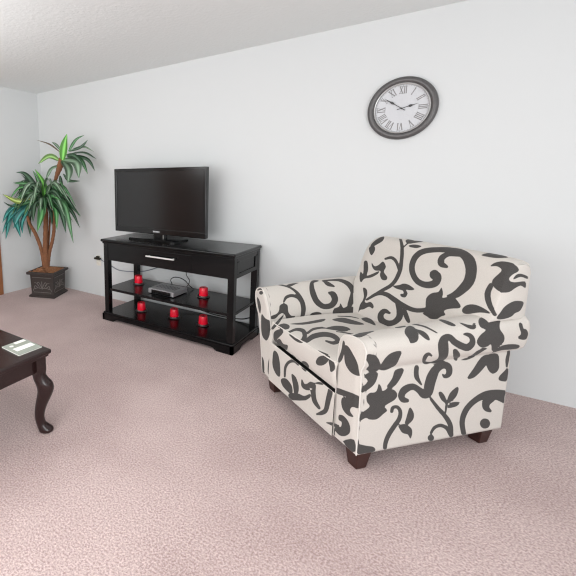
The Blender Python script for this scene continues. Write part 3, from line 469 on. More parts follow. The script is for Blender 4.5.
        [265,1062,258,1059,251,1056,247,1053,248,1053,248,1052,247,1049,246,1047,246,1045,248,1042,252,1038,256,1034,261,1031,267,1028,275,1024,283,1022,289,1022,294,1023,300,1027,309,1033,317,1040,323,1046,329,1054,338,1064,353,1074,371,1078,386,1077,398,1071,407,1062,412,1050,414,1039,416,1030,417,1022,419,1012,421,1001,424,991,427,981,429,972,432,963,434,955,438,950,443,945,449,941,456,938,461,937,464,937,469,939,473,941,474,941,475,943,477,949,478,956,479,960,479,961,477,964,473,966,471,968,472,969,470,969,466,966,461,964,457,962,454,962,452,965,454,968,456,972,458,977,464,983,473,988,483,989,493,988,504,984,512,976,516,965,516,953,514,940,507,926,496,915,484,908,470,903,455,901,440,902,426,906,412,910,400,917,389,925,381,934,374,944,368,954,363,965,360,978,357,990,355,1001,354,1013,354,1024,355,1030,356,1031,357,1031,358,1032,363,1033,363,1035,357,1031,348,1024,337,1017,327,1010,317,1003,304,995,288,989,272,988,258,989,244,992,232,997,222,1004,215,1013,211,1023,208,1033,209,1044,213,1055,219,1064,227,1073,238,1079,248,1082,256,1082,263,1083,272,1082,276,1076,273,1068],
        [291,909,289,915,288,922,288,929,288,936,289,942,289,949,292,957,296,966,304,976,314,985,324,995,334,1004,337,1006,341,1006,343,1004,342,1001,336,989,329,978,324,968,321,960,319,954,318,950,317,946,317,940,316,934,316,927,317,921,317,914,315,905,307,901,297,902],
        [395,1086,406,1100,417,1113,428,1126,439,1140,452,1153,464,1167,477,1179,488,1192,498,1204,507,1216,515,1227,522,1238,526,1251,530,1266,534,1282,538,1299,544,1308,553,1310,562,1307,566,1301,563,1285,561,1269,557,1251,550,1234,541,1219,531,1205,520,1192,508,1180,495,1167,482,1154,468,1142,456,1130,444,1117,432,1105,420,1092,408,1079,402,1075,396,1076,393,1080],
        [500,1113,502,1100,507,1083,515,1068,528,1056,544,1046,557,1041,563,1045,566,1054,566,1064,563,1076,558,1089,550,1100,539,1109,526,1116,515,1119,507,1120,502,1119],
        [444,1056,448,1053,455,1053,463,1056,472,1064,481,1075,489,1086,495,1099,498,1112,498,1120,493,1120,484,1113,475,1106,467,1099,460,1090,454,1081,449,1072,445,1063],
        [508,1140,513,1133,522,1125,534,1120,551,1120,571,1123,583,1127,583,1133,574,1140,563,1146,548,1148,531,1149,518,1148,511,1147,508,1144],
        [506,1170,506,1162,507,1154,507,1146,508,1139,508,1132,508,1125,507,1118,507,1111,506,1108,502,1106,499,1106,497,1108,496,1115,495,1121,494,1128,493,1135,493,1143,494,1151,495,1159,495,1168,497,1171,501,1173,504,1173],
        [430,1272,435,1265,439,1257,444,1252,449,1248,455,1245,463,1243,471,1243,479,1243,487,1246,496,1250,505,1256,512,1262,517,1268,522,1275,527,1284,533,1293,540,1300,549,1301,555,1296,553,1288,548,1279,542,1270,536,1260,527,1250,516,1241,503,1234,491,1228,478,1224,465,1223,454,1225,443,1228,434,1232,427,1239,423,1247,419,1255,416,1263,416,1268,420,1272,426,1274],
        [447,1295,445,1303,440,1308,432,1310,423,1309,415,1304,408,1297,406,1289,407,1281,412,1276,419,1274,429,1275,437,1280,444,1287],
        [646,1303,641,1286,635,1269,631,1254,629,1240,629,1226,632,1213,637,1199,643,1187,650,1176,660,1166,672,1156,685,1148,700,1141,717,1136,735,1132,751,1131,765,1132,779,1135,794,1139,810,1145,825,1151,841,1159,859,1168,873,1177,870,1177,873,1162,871,1139,875,1112,870,1103,851,1099,830,1094,810,1091,790,1089,771,1088,751,1088,731,1090,712,1095,692,1102,674,1111,658,1120,643,1130,630,1141,618,1153,608,1167,601,1182,596,1198,594,1215,594,1233,597,1251,603,1269,609,1286,615,1302,625,1309,639,1309,647,1309],
        [792,1197,785,1190,778,1183,775,1178,776,1177,777,1175,778,1171,779,1168,780,1166,783,1164,790,1160,799,1155,808,1149,815,1133,804,1114,782,1103,761,1106,753,1112,745,1118,736,1126,728,1137,725,1150,727,1163,731,1175,739,1187,752,1198,764,1204,774,1207,784,1210,791,1212,797,1209,797,1203],
        [798,1273,796,1285,788,1294,775,1297,759,1295,744,1287,733,1275,728,1262,729,1250,737,1242,750,1238,766,1241,781,1248,792,1260],
        [611,1004,618,991,632,974,646,957,658,939,671,922,686,909,704,901,722,898,735,899,738,907,737,920,735,932,731,941,725,949,716,958,702,972,685,987,669,999,657,1006,646,1009,636,1011,625,1011,615,1010],
        [730,900,749,896,773,897,792,902,799,912,802,925,804,940,807,956,809,972,806,985,798,995,785,1001,773,1003,761,998,748,988,738,977,731,967,727,957,725,945,722,929,722,912],
        [856,897,852,906,848,916,845,926,844,936,845,947,847,957,850,966,852,976,854,980,859,982,863,982,865,978,866,969,867,960,868,951,869,942,869,932,870,922,872,912,875,903,874,896,807,852,802,854],
        [871,986,861,985,850,994,839,1003,829,1010,820,1018,815,1025,813,1032,815,1039,823,1045,841,1051,865,1056,874,1046,874,1030,874,1007],
        [713,865,697,839,710,823,729,812,746,808,765,807,784,808,803,810,823,814,837,819,845,825,848,832,848,839,842,844,828,845,811,845,792,844,769,841,749,842,731,849,726,866],
        [550,914,570,912,591,911,611,909,630,905,646,901,656,892,630,860,627,845,630,837,636,830,644,824,653,818,653,817,653,815,651,814,649,814,637,815,625,817,613,819,602,823,593,829,589,839,590,853,603,877,607,897,588,901,568,905,549,909,547,910,546,912,548,914],
        [812,714,818,710,826,709,831,711,831,718,831,729,834,737,839,740,845,740,851,742,857,747,863,754,868,763,870,773,869,783,866,791,859,793,850,793,839,791,827,788,815,783,808,777,812,773,821,768,826,762,823,755,818,747,813,738,810,729,809,720],
        [6,1259,16,1256,33,1263,49,1269,65,1274,80,1278,92,1283,101,1291,105,1300,104,1307,90,1310,73,1310,58,1310,45,1309,32,1310,17,1309,2,1302,2,1279],
    ],
    'near_arm_panel': [
        [285,594,291,599,299,600,309,598,319,592,331,583,342,573,352,565,361,555,368,545,373,533,375,519,376,508,379,500,382,494,382,489,377,486,369,484,359,483,348,482,336,483,325,486,314,492,303,500,295,511,290,524,287,540,285,555,283,570,283,584],
        [270,611,275,615,281,613,285,605,287,589,286,567,284,547,280,531,275,517,268,505,255,492,238,486,238,499,238,504,253,526,263,552,267,575,269,597],
        [240,351,244,356,242,357,272,369,315,380,361,392,385,393,392,386,391,377,387,369,373,365,345,358,312,349,273,337,244,330,244,335,244,341,244,348],
        [293,330,301,339,314,346,329,354,353,365,376,374,389,374,392,361,393,346,391,334,384,330,373,329,363,326,355,317,350,306,349,297,356,291,368,287,373,282,368,277,356,272,343,268,331,268,320,270,310,274,303,279,297,287,293,296,290,307,290,319],
        [284,237,293,243,305,248,317,249,329,247,341,242,351,234,357,224,361,211,361,198,356,184,347,171,336,159,324,149,310,140,296,135,283,135,269,137,257,139,256,145,263,155,272,164,281,171,293,177,301,184,304,193,305,203,303,211,297,211,288,209,282,210,280,217,280,228],
        [319,119,339,141,368,166,385,172,392,152,395,118,383,106,374,106,369,106,362,105,357,106,352,106,346,106,338,107,314,105],
        [251,138,252,130,253,123,254,115,255,107,257,106,260,108,263,111,264,113,264,122,264,130,264,139,264,148,263,149,258,147,253,142],
        [246,156,245,154,246,155,244,152,244,151,244,148,258,155,271,162,282,166,289,171,293,178,292,183,287,184,278,181,267,178,251,170,245,164,244,161,246,160,247,159,247,158,244,156,248,158,244,155],
    ],
    'far_arm_panel': [
        [-527,636,-516,641,-507,646,-499,649,-493,651,-487,652,-481,652,-476,652,-469,650,-459,646,-448,638,-438,629,-433,622,-429,617,-425,612,-421,607,-417,600,-413,593,-408,583,-402,571,-396,558,-398,562,-403,573,-407,582,-409,586,-414,594,-417,600,-420,606,-424,610,-427,614,-429,618,-431,621,-434,624,-437,627,-441,631,-445,636,-451,640,-458,646,-470,654,-487,661,-501,661,-512,657,-522,652,-530,646,-540,641,-545,637,-543,634,-535,634],
        [-463,639,-462,634,-465,629,-473,624,-484,621,-494,621,-502,623,-506,628,-505,634,-500,640,-492,644,-482,647,-474,647,-467,644],
        [-533,589,-523,592,-508,588,-496,579,-486,568,-478,554,-473,539,-473,520,-476,500,-482,491,-492,498,-504,516,-516,535,-526,554,-533,575],
        [-460,497,-449,497,-433,489,-415,483,-395,483,-379,483,-369,476,-366,462,-364,451,-361,443,-360,436,-359,428,-362,418,-362,407,-360,397,-361,386,-366,371,-376,354,-388,342,-402,338,-417,340,-430,344,-440,350,-448,360,-454,373,-459,392,-462,415,-464,437,-465,460,-465,483],
        [-440,174,-445,211,-423,208,-410,194,-403,168,-399,134,-403,108,-414,107,-426,106,-433,133,-439,146,-439,161],
        [-337,254,-334,244,-331,224,-331,202,-333,176,-336,148,-341,130,-347,125,-354,130,-360,141,-362,164,-360,194,-356,220,-350,238,-342,251],
    ],
}


def poly_sd(P, Q):
    """signed distance of points P (n,2) to closed polygon Q (m,2); negative inside"""
    A = Q; Bq = np.roll(Q, -1, axis=0)
    d2 = np.full(len(P), 1e9); inside = np.zeros(len(P), bool)
    for a, b in zip(A, Bq):
        e = b - a; w = P - a
        t = np.clip((w @ e) / max(e @ e, 1e-12), 0, 1)
        q = w - t[:, None] * e
        d2 = np.minimum(d2, (q * q).sum(1))
        if a[1] != b[1]:
            c = ((a[1] > P[:, 1]) != (b[1] > P[:, 1])) & (P[:, 0] < (b[0] - a[0]) * (P[:, 1] - a[1]) / (b[1] - a[1]) + a[0])
            inside ^= c
    d = np.sqrt(d2)
    return np.where(inside, -d, d)

def print_on(o, uv, key):
    """store the printed pattern as a signed distance on the cloth's own coordinates"""
    uv = np.asarray(uv, float); sd = np.full(len(uv), .05)
    for poly in PRINT.get(key, []):
        Q = np.array(poly, float).reshape(-1, 2) / 1000.0
        lo, hi = Q.min(0) - .02, Q.max(0) + .02
        idx = np.where(((uv >= lo) & (uv <= hi)).all(1))[0]
        if len(idx) == 0: continue
        sd[idx] = np.minimum(sd[idx], poly_sd(uv[idx], Q))
    a = o.data.attributes.new('fabric_print', 'FLOAT', 'POINT')
    a.data.foreach_set('value', sd.astype(np.float32))
    L = o.data.uv_layers.new(name='cloth')
    vi = np.zeros(len(o.data.loops), int); o.data.loops.foreach_get('vertex_index', vi)
    L.data.foreach_set('uv', uv[vi].astype(np.float32).ravel())

def grid_faces(nu, nv, closed_v=False, off=0, flip=False):
    F = []
    mv = nv if closed_v else nv - 1
    for i in range(nu - 1):
        for j in range(mv):
            a = off + i * nv + j; b = off + i * nv + (j + 1) % nv
            c = off + (i + 1) * nv + (j + 1) % nv; d = off + (i + 1) * nv + j
            F.append((a, d, c, b) if flip else (a, b, c, d))
    return F

def fix_normals(o):
    bm = bmesh.new(); bm.from_mesh(o.data)
    bmesh.ops.recalc_face_normals(bm, faces=bm.faces); bm.to_mesh(o.data); bm.free()

CHA = R(-38.4)
chair = empty('armchair', (3.70, -1.137, 0), CHA,
              'cream armchair with rolled arms and charcoal scrolling leaf print, below the wall clock', 'armchair')

def arm_section(pts, crease):
    a = resample(catmull(pts[:crease + 1], 12), 96)
    b = resample(catmull(pts[crease:], 12), 44)
    return np.vstack([a, b[1:]])

def make_arm(front, rear, crease, key, bow=0.0, pad=.010):
    A = arm_section(front, crease); Bs = arm_section(rear, crease)
    n = len(A); ny = 120
    ys = np.linspace(0, ARM_D, ny)
    sv = (arclen(A) + arclen(Bs)) / 2
    V = []; UV = []
    sgn = 1 if A[-1, 0] > 0 else -1
    for y in ys:
        t = y / ARM_D; t2 = t * t * (3 - 2 * t) * .4 + t * .6
        P = A * (1 - t2) + Bs * t2
        up = np.clip((P[:, 1] - .5) / .15, 0, 1)
        P = P + np.stack([sgn * bow * math.sin(math.pi * t) * up, 0 * up], 1)
        rr = .012                                        # eased front edge
        if y < rr:
            k = 1 - math.sqrt(max(0, 1 - (1 - y / rr) ** 2))
            c = P.mean(0); P = P + (c - P) / np.maximum(np.linalg.norm(c - P, axis=1), 1e-6)[:, None] * k * .006
        V += [(p[0], y, p[1]) for p in P]; UV += [(y, s) for s in sv]
    F = grid_faces(ny, n, closed_v=True)
    F.append(tuple(range((ny - 1) * n, ny * n)))
    o = pyobj('arm', V, F, M['fabric'], chair); fix_normals(o)
    print_on(o, UV, key)
    # front panel, softly padded
    c = np.array([(A[:, 0].min() + A[:, 0].max()) / 2, .40])
    V = []; UV = []; rings = 34
    z = np.clip(A[:, 1], .13, .56)
    cen = np.stack([np.interp(z, [.1, .35, .5, .62], [np.mean(q) for q in
          [[A[np.argmin(abs(A[:60, 1] - h)), 0], A[60 + np.argmin(abs(A[60:, 1] - h)), 0]] for h in (.1, .35, .5, .62)]]), z], 1)
    for k in range(rings):
        f = k / (rings - 1)
        P = A * (1 - f) + cen * f
        d = -pad * (1 - (1 - min(1, f * 2.2)) ** 2)
        V += [(p[0], d - .001, p[1]) for p in P]; UV += [(p[0], p[1]) for p in P]
    F = grid_faces(rings, n, closed_v=True)
    pn = pyobj('front_panel', V, F, M['fabric'], o); fix_normals(pn)
    # make sure it faces the front
    if pn.data.polygons[len(F) // 2].normal.y > 0: pn.data.flip_normals()
    print_on(pn, UV, key + '_panel')
    MB().tube([(p[0], -.002, p[1]) for p in A[::2]], .0032, 8).build('piping', M['cream'], o)
    return o

ARM_D = .875; CT = -.045
near_f = [(.244, .10), (.240, .35), (.237, .487), (.238, .55), (.246, .604), (.265, .635), (.30, .649), (.343, .654), (.379, .647),
          (.402, .622), (.404, .593), (.400, .548), (.382, .508), (.390, .45), (.398, .10)]
near_r = [(.26, .10), (.26, .35), (.26, .50), (.264, .57), (.276, .64), (.300, .690), (.345, .715), (.39, .722), (.435, .712),
          (.463, .68), (.466, .63), (.452, .555), (.400, .513), (.405, .45), (.410, .095)]
far_f = [(-.325, .10), (-.335, .35), (-.355, .42), (-.37, .48), (-.395, .555), (-.42, .605), (-.45, .64), (-.49, .662), (-.53, .655),
         (-.557, .63), (-.563, .595), (-.548, .535), (-.515, .48), (-.492, .40), (-.438, .10)]
far_r = [(-.30, .10), (-.305, .35), (-.315, .45), (-.33, .52), (-.36, .59), (-.40, .645), (-.45, .68), (-.50, .69), (-.545, .677),
         (-.575, .65), (-.575, .61), (-.55, .55), (-.505, .50), (-.475, .42), (-.425, .10)]
make_arm(near_f, near_r, 12, 'near_arm')
make_arm(far_f, far_r, 12, 'far_arm', bow=.03)

# base with front rail
V = []; UV = []; xs = np.linspace(-.34, .25, 100); zs = np.linspace(.10, .342, 46)
for x in xs:
    for z in zs: V.append((x, -.016 + .010 * max(0, (z - .335) / .011) ** 2, .10 + (z - .10) * (1 + CT * (x + .04) / .25 * .97))); UV.append((x, V[-1][2]))
F = grid_faces(100, 46)
rail = pyobj('front_rail', V, F, M['fabric'], chair)
if rail.data.polygons[0].normal.y > 0: rail.data.flip_normals()
print_on(rail, UV, 'rail')
MB().box(-.36, .37, .006, .86, .098, .325).build('base_frame', M['underside'], chair)

# seat cushion
prof = catmull([(.66, .362), (.30, .360), (.02, .360), (-.002, .363), (-.016, .374), (-.027, .42), (-.029, .465), (-.025, .484), (-.012, .496), (.03, .504), (.12, .510), (.30, .513), (.5, .505), (.66, .495)], 14)

prof = resample(prof, 230); sv = arclen(prof)
xs = np.linspace(-.325, .250, 110); V = []; UV = []
i0 = int(np.argmin(np.hypot(prof[:, 0] + .004, prof[:, 1] - .366)))
for x in xs:
    e = min(x - xs[0], xs[-1] - x); k = math.sqrt(max(0, 1 - (1 - min(e / .018, 1)) ** 2))
    for p in prof:
        zc = .43; p = (p[0], p[1] + CT * (x + .04) * max(0, (.5 - p[1]) / .14) * max(0, 1 - max(p[0], 0) / .3))
        V.append((x, p[0] + (1 - k) * .012 * (1 if p[0] < 0 else 0), zc + (p[1] - zc) * (.90 + .10 * k)))
    UV += [(x, s - sv[i0]) for s in sv]
n = len(prof); F = grid_faces(110, n)
cush = pyobj('seat_cushion', V, F, M['fabric'], chair); fix_normals(cush)
if cush.data.polygons[(n - 1) * 50 + n * 3 // 4].normal.z < 0: cush.data.flip_normals()
print_on(cush, UV, 'cushion')
for (yy, zz, tt) in ((-.021, .492, .06),):
    pts = [(x, yy + (.010 if (x < -.31 or x > .236) else 0), zz + CT * (x + .04) * tt) for x in xs]
    MB().tube(pts, .0032, 8).build('piping', M['cream'], cush)

# back
HB = 1.0
prof = catmull([(.56, .42), (.60, .52), (.645, .65), (.685, .78), (.712, .88), (.728, .94), (.748, .978), (.775, .996), (.81, .998),
                (.845, .99), (.868, .982)], 14)
front = resample(prof, 150)
rearp = resample(np.array([(.868, .982), (.880, .95), (.885, .70), (.880, .40), (.872, .10)]), 110)
prof = np.vstack([front, rearp[1:]]); sv = arclen(prof); n = len(prof)
W = .432
def back_scale(u):
    """height factor for the rounded upper corners"""
    s = abs(u) / W
    rad = .115
    e = max(0, abs(u) - (W - rad)) / rad
    h = HB - .006 * s * s - (rad * (1 - math.sqrt(max(0, 1 - min(e, 1) ** 2.4)))) * (.85 if u < 0 else .22)
    return (h - .42) / (HB - .42)
us = np.linspace(-W, W, 170); V = []; UV = []
cy = np.interp(prof[:, 1], [.10, .42, .65, .9, 1.0], [.84, .72, .77, .81, .82])
cols = [(u, 1.0) for u in us]
capN = 14
L_ = [(-W - .012 * math.sin(t), math.cos(t)) for t in np.linspace(math.pi / 2, .12, capN)]
def column(u, k, ub):
    sc = back_scale(u)
    out = []
    for (y, z), c in zip(prof, cy):
        z2 = .42 + (z - .42) * sc if z > .42 else z
        lim = .375 + (W - .375) * float(np.clip((z2 - .61) / .09, 0, 1))
        out.append((max(-lim - .02, min(lim, u + ub)) if z2 < .70 else u + ub, c + (y - c) * k, z2))
    return out
seq = []
for k in np.linspace(0, 1, 12)[:-1]:
    seq.append((-W, k, -.016 * (1 - k ** 3) , -W - .09 * (1 - k)))
for u in us: seq.append((u, 1.0, 0.0, u))
for k in np.linspace(1, 0, 12)[1:]:
    seq.append((W, k, .016 * (1 - k ** 3), W + .09 * (1 - k)))
for (u, k, ub, uu) in seq:
    cl = column(u, k, ub); V += cl
    if k < 1:       # side boxing: cloth carries on round the corner
        it = int(np.argmax(front[:, 1])); fz = front[:it + 1]
        sc = back_scale(u)
        for (x_, y_, z_) in cl:
            zz = .42 + (z_ - .42) / sc if z_ > .42 else z_
            dd = max(0, y_ - float(np.interp(zz, fz[:, 1], fz[:, 0])))
            UV.append((math.copysign(W + .004 + dd, u), float(np.interp(zz, fz[:, 1], sv[:it + 1]))))
    else: UV += [(uu, s) for s in sv]
F = grid_faces(len(seq), n)
back = pyobj('backrest', V, F, M['fabric'], chair); fix_normals(back)
if back.data.polygons[(n - 1) * 90 + 40].normal.y > 0: back.data.flip_normals()
print_on(back, UV, 'back')
iseam = len(front) - 1
pts = [column(u, 1.0, 0)[iseam] for u in us[::3]]
MB().tube(pts, .0045, 8).build('piping', M['cream'], back)
pts = [column(-W, 1.0, 0)[i] for i in range(0, 150, 3)]
MB().tube(pts, .0035, 8).build('piping', M['cream'], back)

for (lx, ly) in ((.347, .056), (.352, .812), (-.365, .058), (-.36, .812)):
    MB().box(lx - .043, lx + .043, ly - .043, ly + .043, 0, .104, .004, 2, taper=.66).build('leg', M['legwood'], chair)

# ------------------------------------------------------------------ media stand
SX0, SX1, SY0, SY1, SZ = 1.587, 2.996, -.567, -.030, .81
st = empty('media_console', ((SX0 + SX1) / 2, (SY0 + SY1) / 2, 0), 0,
           'black wooden media console with one drawer and open shelves, under the television', 'media console')
OX, OY = -(SX0 + SX1) / 2, -(SY0 + SY1) / 2
def sbox(mb, x0, x1, y0, y1, z0, z1, bev=.003): mb.box(x0 + OX, x1 + OX, y0 + OY, y1 + OY, z0, z1, bev); return mb
m = MB(); sbox(m, SX0, SX1, SY0, SY1, SZ - .028, SZ, .010); sbox(m, SX0 + .014, SX1 - .010, SY0 + .014, SY1 - .01, SZ - .045, SZ - .028, .004)
m.build('top', M['black'], st)
PX0, PX1, PY0, PY1, PW = SX0 + .024, SX1 - .012, SY0 + .020, SY1 - .012, .054
for (px, py) in ((PX0, PY0), (PX1 - PW, PY0), (PX0, PY1 - PW), (PX1 - PW, PY1 - PW)):
    sbox(MB(), px, px + PW, py, py + PW, .08, SZ - .044, .004).build('post', M['black'], st)
AZ = .605
m = MB(); sbox(m, PX0 + PW, PX1 - PW, PY0 + .006, PY0 + .03, AZ, SZ - .044, .002)
m.build('apron', M['black'], st)
m = MB(); sbox(m, PX0 + PW, PX1 - PW, PY1 - .03, PY1 - .006, AZ, SZ - .044, .002); m.build('back_apron', M['black'], st)
for px in (PX0, PX1 - .03):
    m = MB()
    sbox(m, px + .008, px + .022, PY0 + PW, PY1 - PW, AZ, SZ - .044, .001)
    xa, xb = px + .001, px + .029
    sbox(m, xa, xb, PY0 + PW, PY1 - PW, AZ, AZ + .035, .002); sbox(m, xa, xb, PY0 + PW, PY1 - PW, SZ - .08, SZ - .044, .002)
    sbox(m, xa, xb, PY0 + PW, PY0 + PW + .04, AZ + .03, SZ - .07, .002); sbox(m, xa, xb, PY1 - PW - .04, PY1 - PW, AZ + .03, SZ - .07, .002)
    m.build('side_panel', M['black'], st)
DX0, DX1 = 2.02, 2.60
d = sbox(MB(), DX0, DX1, PY0 + .001, PY0 + .016, AZ + .012, SZ - .056, .003).build('drawer', M['black'], st)
hm = MB()
hx0, hx1, hz, hy = 2.160 + OX, 2.440 + OX, .705, PY0 + OY
hm.tube([(hx0 - .008, hy - .028, hz), (hx1 + .008, hy - .028, hz)], .0075, 12)
for hx in (hx0 + .012, hx1 - .012): hm.tube([(hx, hy + .002, hz), (hx, hy - .028, hz)], .006, 10)
hm.build('drawer_handle', M['satin'], d)
sbox(MB(), PX0 + .01, PX1 - .01, PY0 + .012, PY1 - .012, .300, .325, .003).build('shelf', M['black'], st)
bz = .082
m = MB(); sbox(m, SX0 + .01, SX1 - .004, SY0 + .008, SY1 - .004, .060, bz, .006)
m.build('bottom_shelf', M['black'], st)
def bracket(x0, x1): # profile of the plinth with bracket feet
    w = x1 - x0; f = .17
    pts = [(x0, 0), (x0, .064), (x1, .064), (x1, 0), (x1 - f + .03, 0)]
    pts += [(x1 - f + .015, .008), (x1 - f, .022), (x1 - f - .03, .028), (x0 + f + .03, .028), (x0 + f, .022), (x0 + f - .015, .008), (x0 + f - .03, 0)]
    return pts
m = MB(); 
m.prism([(a + OX, z) for a, z in bracket(SX0 + .004, SX1)], SY0 + .002 + OY, SY0 + .026 + OY)
m.prism([(a + OX, z) for a, z in bracket(SX0 + .004, SX1)], SY1 - .028 + OY, SY1 - .004 + OY)
for xx in (SX0 + .004, SX1 - .024):
    m.prism([(a + OY, z) for a, z in bracket(SY0 + .002, SY1 - .004)], xx + OX, xx + .024 + OX, axis='x')
m.build('plinth', M['black'], st)

# ------------------------------------------------------------------ television
TX0, TX1, TZ0, TZ1, TY = 1.568, 2.602, .862, 1.476, -.315
tv = empty('television', ((TX0 + TX1) / 2, -.29, SZ), 0, 'black flat screen television standing on the media console', 'television')
ox, oy, oz = -(TX0 + TX1) / 2, .29, -SZ
def tb(mb, x0, x1, y0, y1, z0, z1, bev=.003): mb.box(x0 + ox, x1 + ox, y0 + oy, y1 + oy, z0 + oz, z1 + oz, bev); return mb
m = MB(); tb(m, TX0, TX1, TY, TY + .045, TZ0, TZ1, .006); tb(m, TX0 + .10, TX1 - .06, TY + .04, TY + .085, TZ0 + .04, TZ1 - .14, .02)
m.build('housing', M['plastic'], tv)
bz_ = MB()
for q in ((TX0, TX1, TZ1 - .028, TZ1), (TX0, TX1, TZ0, TZ0 + .052), (TX0, TX0 + .028, TZ0 + .05, TZ1 - .026), (TX1 - .028, TX1, TZ0 + .05, TZ1 - .026)):
    tb(bz_, q[0], q[1], TY - .008, TY + .004, q[2], q[3], .003)
bezel = bz_.build('bezel', M['plastic'], tv)
tb(MB(), TX0 + .026, TX1 - .026, TY - .003, TY + .002, TZ0 + .05, TZ1 - .026, .0005).build('screen', M['screen'], tv)
lg = MB(); lx = 2.045
for i, w in enumerate((.012, .012, .012, .012, .010)):
    if i == 4: lx += .003
    x = lx; lx += w + .003
    tb(lg, x, x + w, TY - .0098, TY - .008, TZ0 + .020, TZ0 + .033, .0003)
lg.build('maker_mark', M['light'], bezel)
nk = MB(); tb(nk, 2.03, 2.17, -.30, -.265, SZ + .012, TZ0 + .06, .006); nk.build('stand_neck', M['plastic'], tv)
tb(MB(), 2.145, 2.151, -.307, -.30, SZ + .016, TZ0 - .003, .001).build('neck_trim', M['chrome'], tv)
bs = MB(); 
pts = []
w, dp, rr = .27, .135, .04
for cx_, cy_, a0 in ((w - rr, dp - rr, 0), (-w + rr, dp - rr, 90), (-w + rr, -dp + rr, 180), (w - rr, -dp + rr, 270)):
    for k in range(7):
        a = R(a0 + 15 * k); pts.append((cx_ + rr * math.cos(a), cy_ + rr * math.sin(a)))
bmv = bs.bm
lo = [bmv.verts.new((2.075 + ox + x, y + .005, .0005)) for x, y in pts]; mi = [bmv.verts.new((2.075 + ox + x, y + .005, .010)) for x, y in pts]
hi = [bmv.verts.new((2.075 + ox + x * .97, y * .95 + .005, .015)) for x, y in pts]
for A, Bq in ((lo, mi), (mi, hi)):
    for k in range(len(pts)): bmv.faces.new((A[k], A[(k + 1) % len(pts)], Bq[(k + 1) % len(pts)], Bq[k]))
bmv.faces.new(hi); bmv.faces.new(lo[::-1])
bs.build('stand_base', M['plastic'], tv)

# ------------------------------------------------------------------ red candles
def candle(loc, label):
    r = empty('votive_candle', loc, 0, label, 'candle', 'red candles in glass dishes on the console shelves')
    MB().lathe([(.034, 0), (.052, .001), (.057, .005), (.056, .012), (.052, .020), (.0505, .020), (.052, .012), (.050, .008), (.002, .0075)], n=36, close=False).build('glass_dish', M['frost'], r)
    MB().lathe([(.002, .0085), (.0395, .0085), (.0415, .013), (.0405, .05), (.0375, .084), (.0355, .088), (.030, .087), (.004, .0845)], n=32, close=False).build('wax', M['redwax'], r)
    MB().tube([(0, 0, .080), (.001, 0, .088), (.002, 0, .093)], .0013, 6).build('wick', M['wick'], r)
for loc, lab in (((1.803, -.249, .325), 'red candle on a glass dish at the left end of the middle shelf'),
                 ((2.556, -.253, .325), 'red candle on a glass dish on the middle shelf, right of the silver box'),
                 ((1.901, -.330, bz), 'red candle on a glass dish, leftmost of three on the bottom shelf'),
                 ((2.271, -.298, bz), 'red candle on a glass dish, in the middle of three on the bottom shelf'),
                 ((2.586, -.306, bz), 'red candle on a glass dish, rightmost of three on the bottom shelf')):
    candle(loc, lab)

# ------------------------------------------------------------------ set-top box
bx = empty('cable_box', (2.222, -.337, .325), R(-1), 'small silver receiver box with black front on the middle shelf', 'receiver box')
MB().box(-.143, .143, -.110, .115, .006, .050, .004).build('case', M['silver'], bx)
MB().box(-.105, .110, -.1135, -.108, .009, .042, .002).build('front_display', M['plastic'], bx)
for s in (-1, 1): MB().box(s * .126 - .015, s * .126 + .015, -.1145, -.106, .007, .049, .003).build('front_end_cap', M['silver'], bx)
ft = 0
for sx in (-1, 1):
    for sy in (-1, 1):
        MB().lathe([(.009, 0), (.010, .006)], (sx * .12, sy * .085, 0), 12).build('foot', M['plastic'], bx)
vt = MB()
for i in range(9): vt.box(-.10 + i * .025 - .006, -.10 + i * .025 + .006, -.04, .06, .0498, .0506)
vt.build('vent_slots', M['dgrey'], bx)

# ------------------------------------------------------------------ cords and outlet
def cord(name, pts, r, mat, label):
    o = MB().tube(smoothline(pts, 10), r, 8).build(name, M[mat])
    return tag(o, label, 'cord')
ol = empty('wall_outlet', (1.003, 0, .43), 0, 'white wall outlet with a dark plug, between the plant and the console', 'outlet')
MB().box(-.038, .038, -.006, -.0005, -.062, .062, .003).build('cover_plate', M['plate'], ol)
for dz in (-.028, .028):
    MB().box(-.017, .017, -.0085, -.005, dz - .014, dz + .014, .003).build('socket', M['plate'], ol)
pa = empty('plug_adapter', (1.003, -.0085, .458), 0, 'dark flat plug adapter pushed into the wall outlet', 'plug')
MB().box(-.045, .05, -.034, 0, -.012, .012, .006).build('body', M['plug'], pa)
MB().box(-.016, .022, -.026, 0, .012, .030, .004).build('plug_top', M['plug'], pa)
cord('grey_cable', [(1.05, -.028, .456), (1.10, -.03, .44), (1.20, -.03, .408), (1.31, -.022, .365), (1.42, -.02, .362), (1.506, -.02, .371), (1.70, -.02, .40), (1.95, -.02, .50), (2.1, -.022, .62), (2.12, -.022, .78)], .0045, 'cordgrey',
     'grey cable running from the wall outlet behind the console')
cord('box_cable', [(2.20, -.225, .345), (2.17, -.19, .375), (2.15, -.18, .405), (2.178, -.17, .432), (2.236, -.16, .436), (2.29, -.14, .41), (2.33, -.12, .36), (2.36, -.10, .331)], .0045, 'cordblack',
     'black cable looping up behind the silver receiver box')
pb = empty('power_brick', (2.285, -.070, .605), 0, 'black power brick tucked under the console drawer at the back', 'power adapter')
MB().box(-.045, .045, -.025, .025, -.075, -.002, .006).build('body', M['plastic'], pb)
MB().tube(smoothline([(-.02, 0, -.072), (-.025, -.005, -.13), (-.012, -.01, -.165), (.017, -.01, -.205), (.005, -.012, -.245), (-.012, -.02, -.275)], 8), .004, 8).build('lead', M['cordblack'], pb)
cord('floor_cable', [(2.02, -.022, .215), (2.10, -.022, .176), (2.198, -.022, .146), (2.28, -.022, .126), (2.361, -.022, .111), (2.55, -.021, .09), (2.8, -.02, .10), (2.94, -.02, .15)], .005, 'cordblack',
     'black cable sagging along the wall behind the bottom shelf')
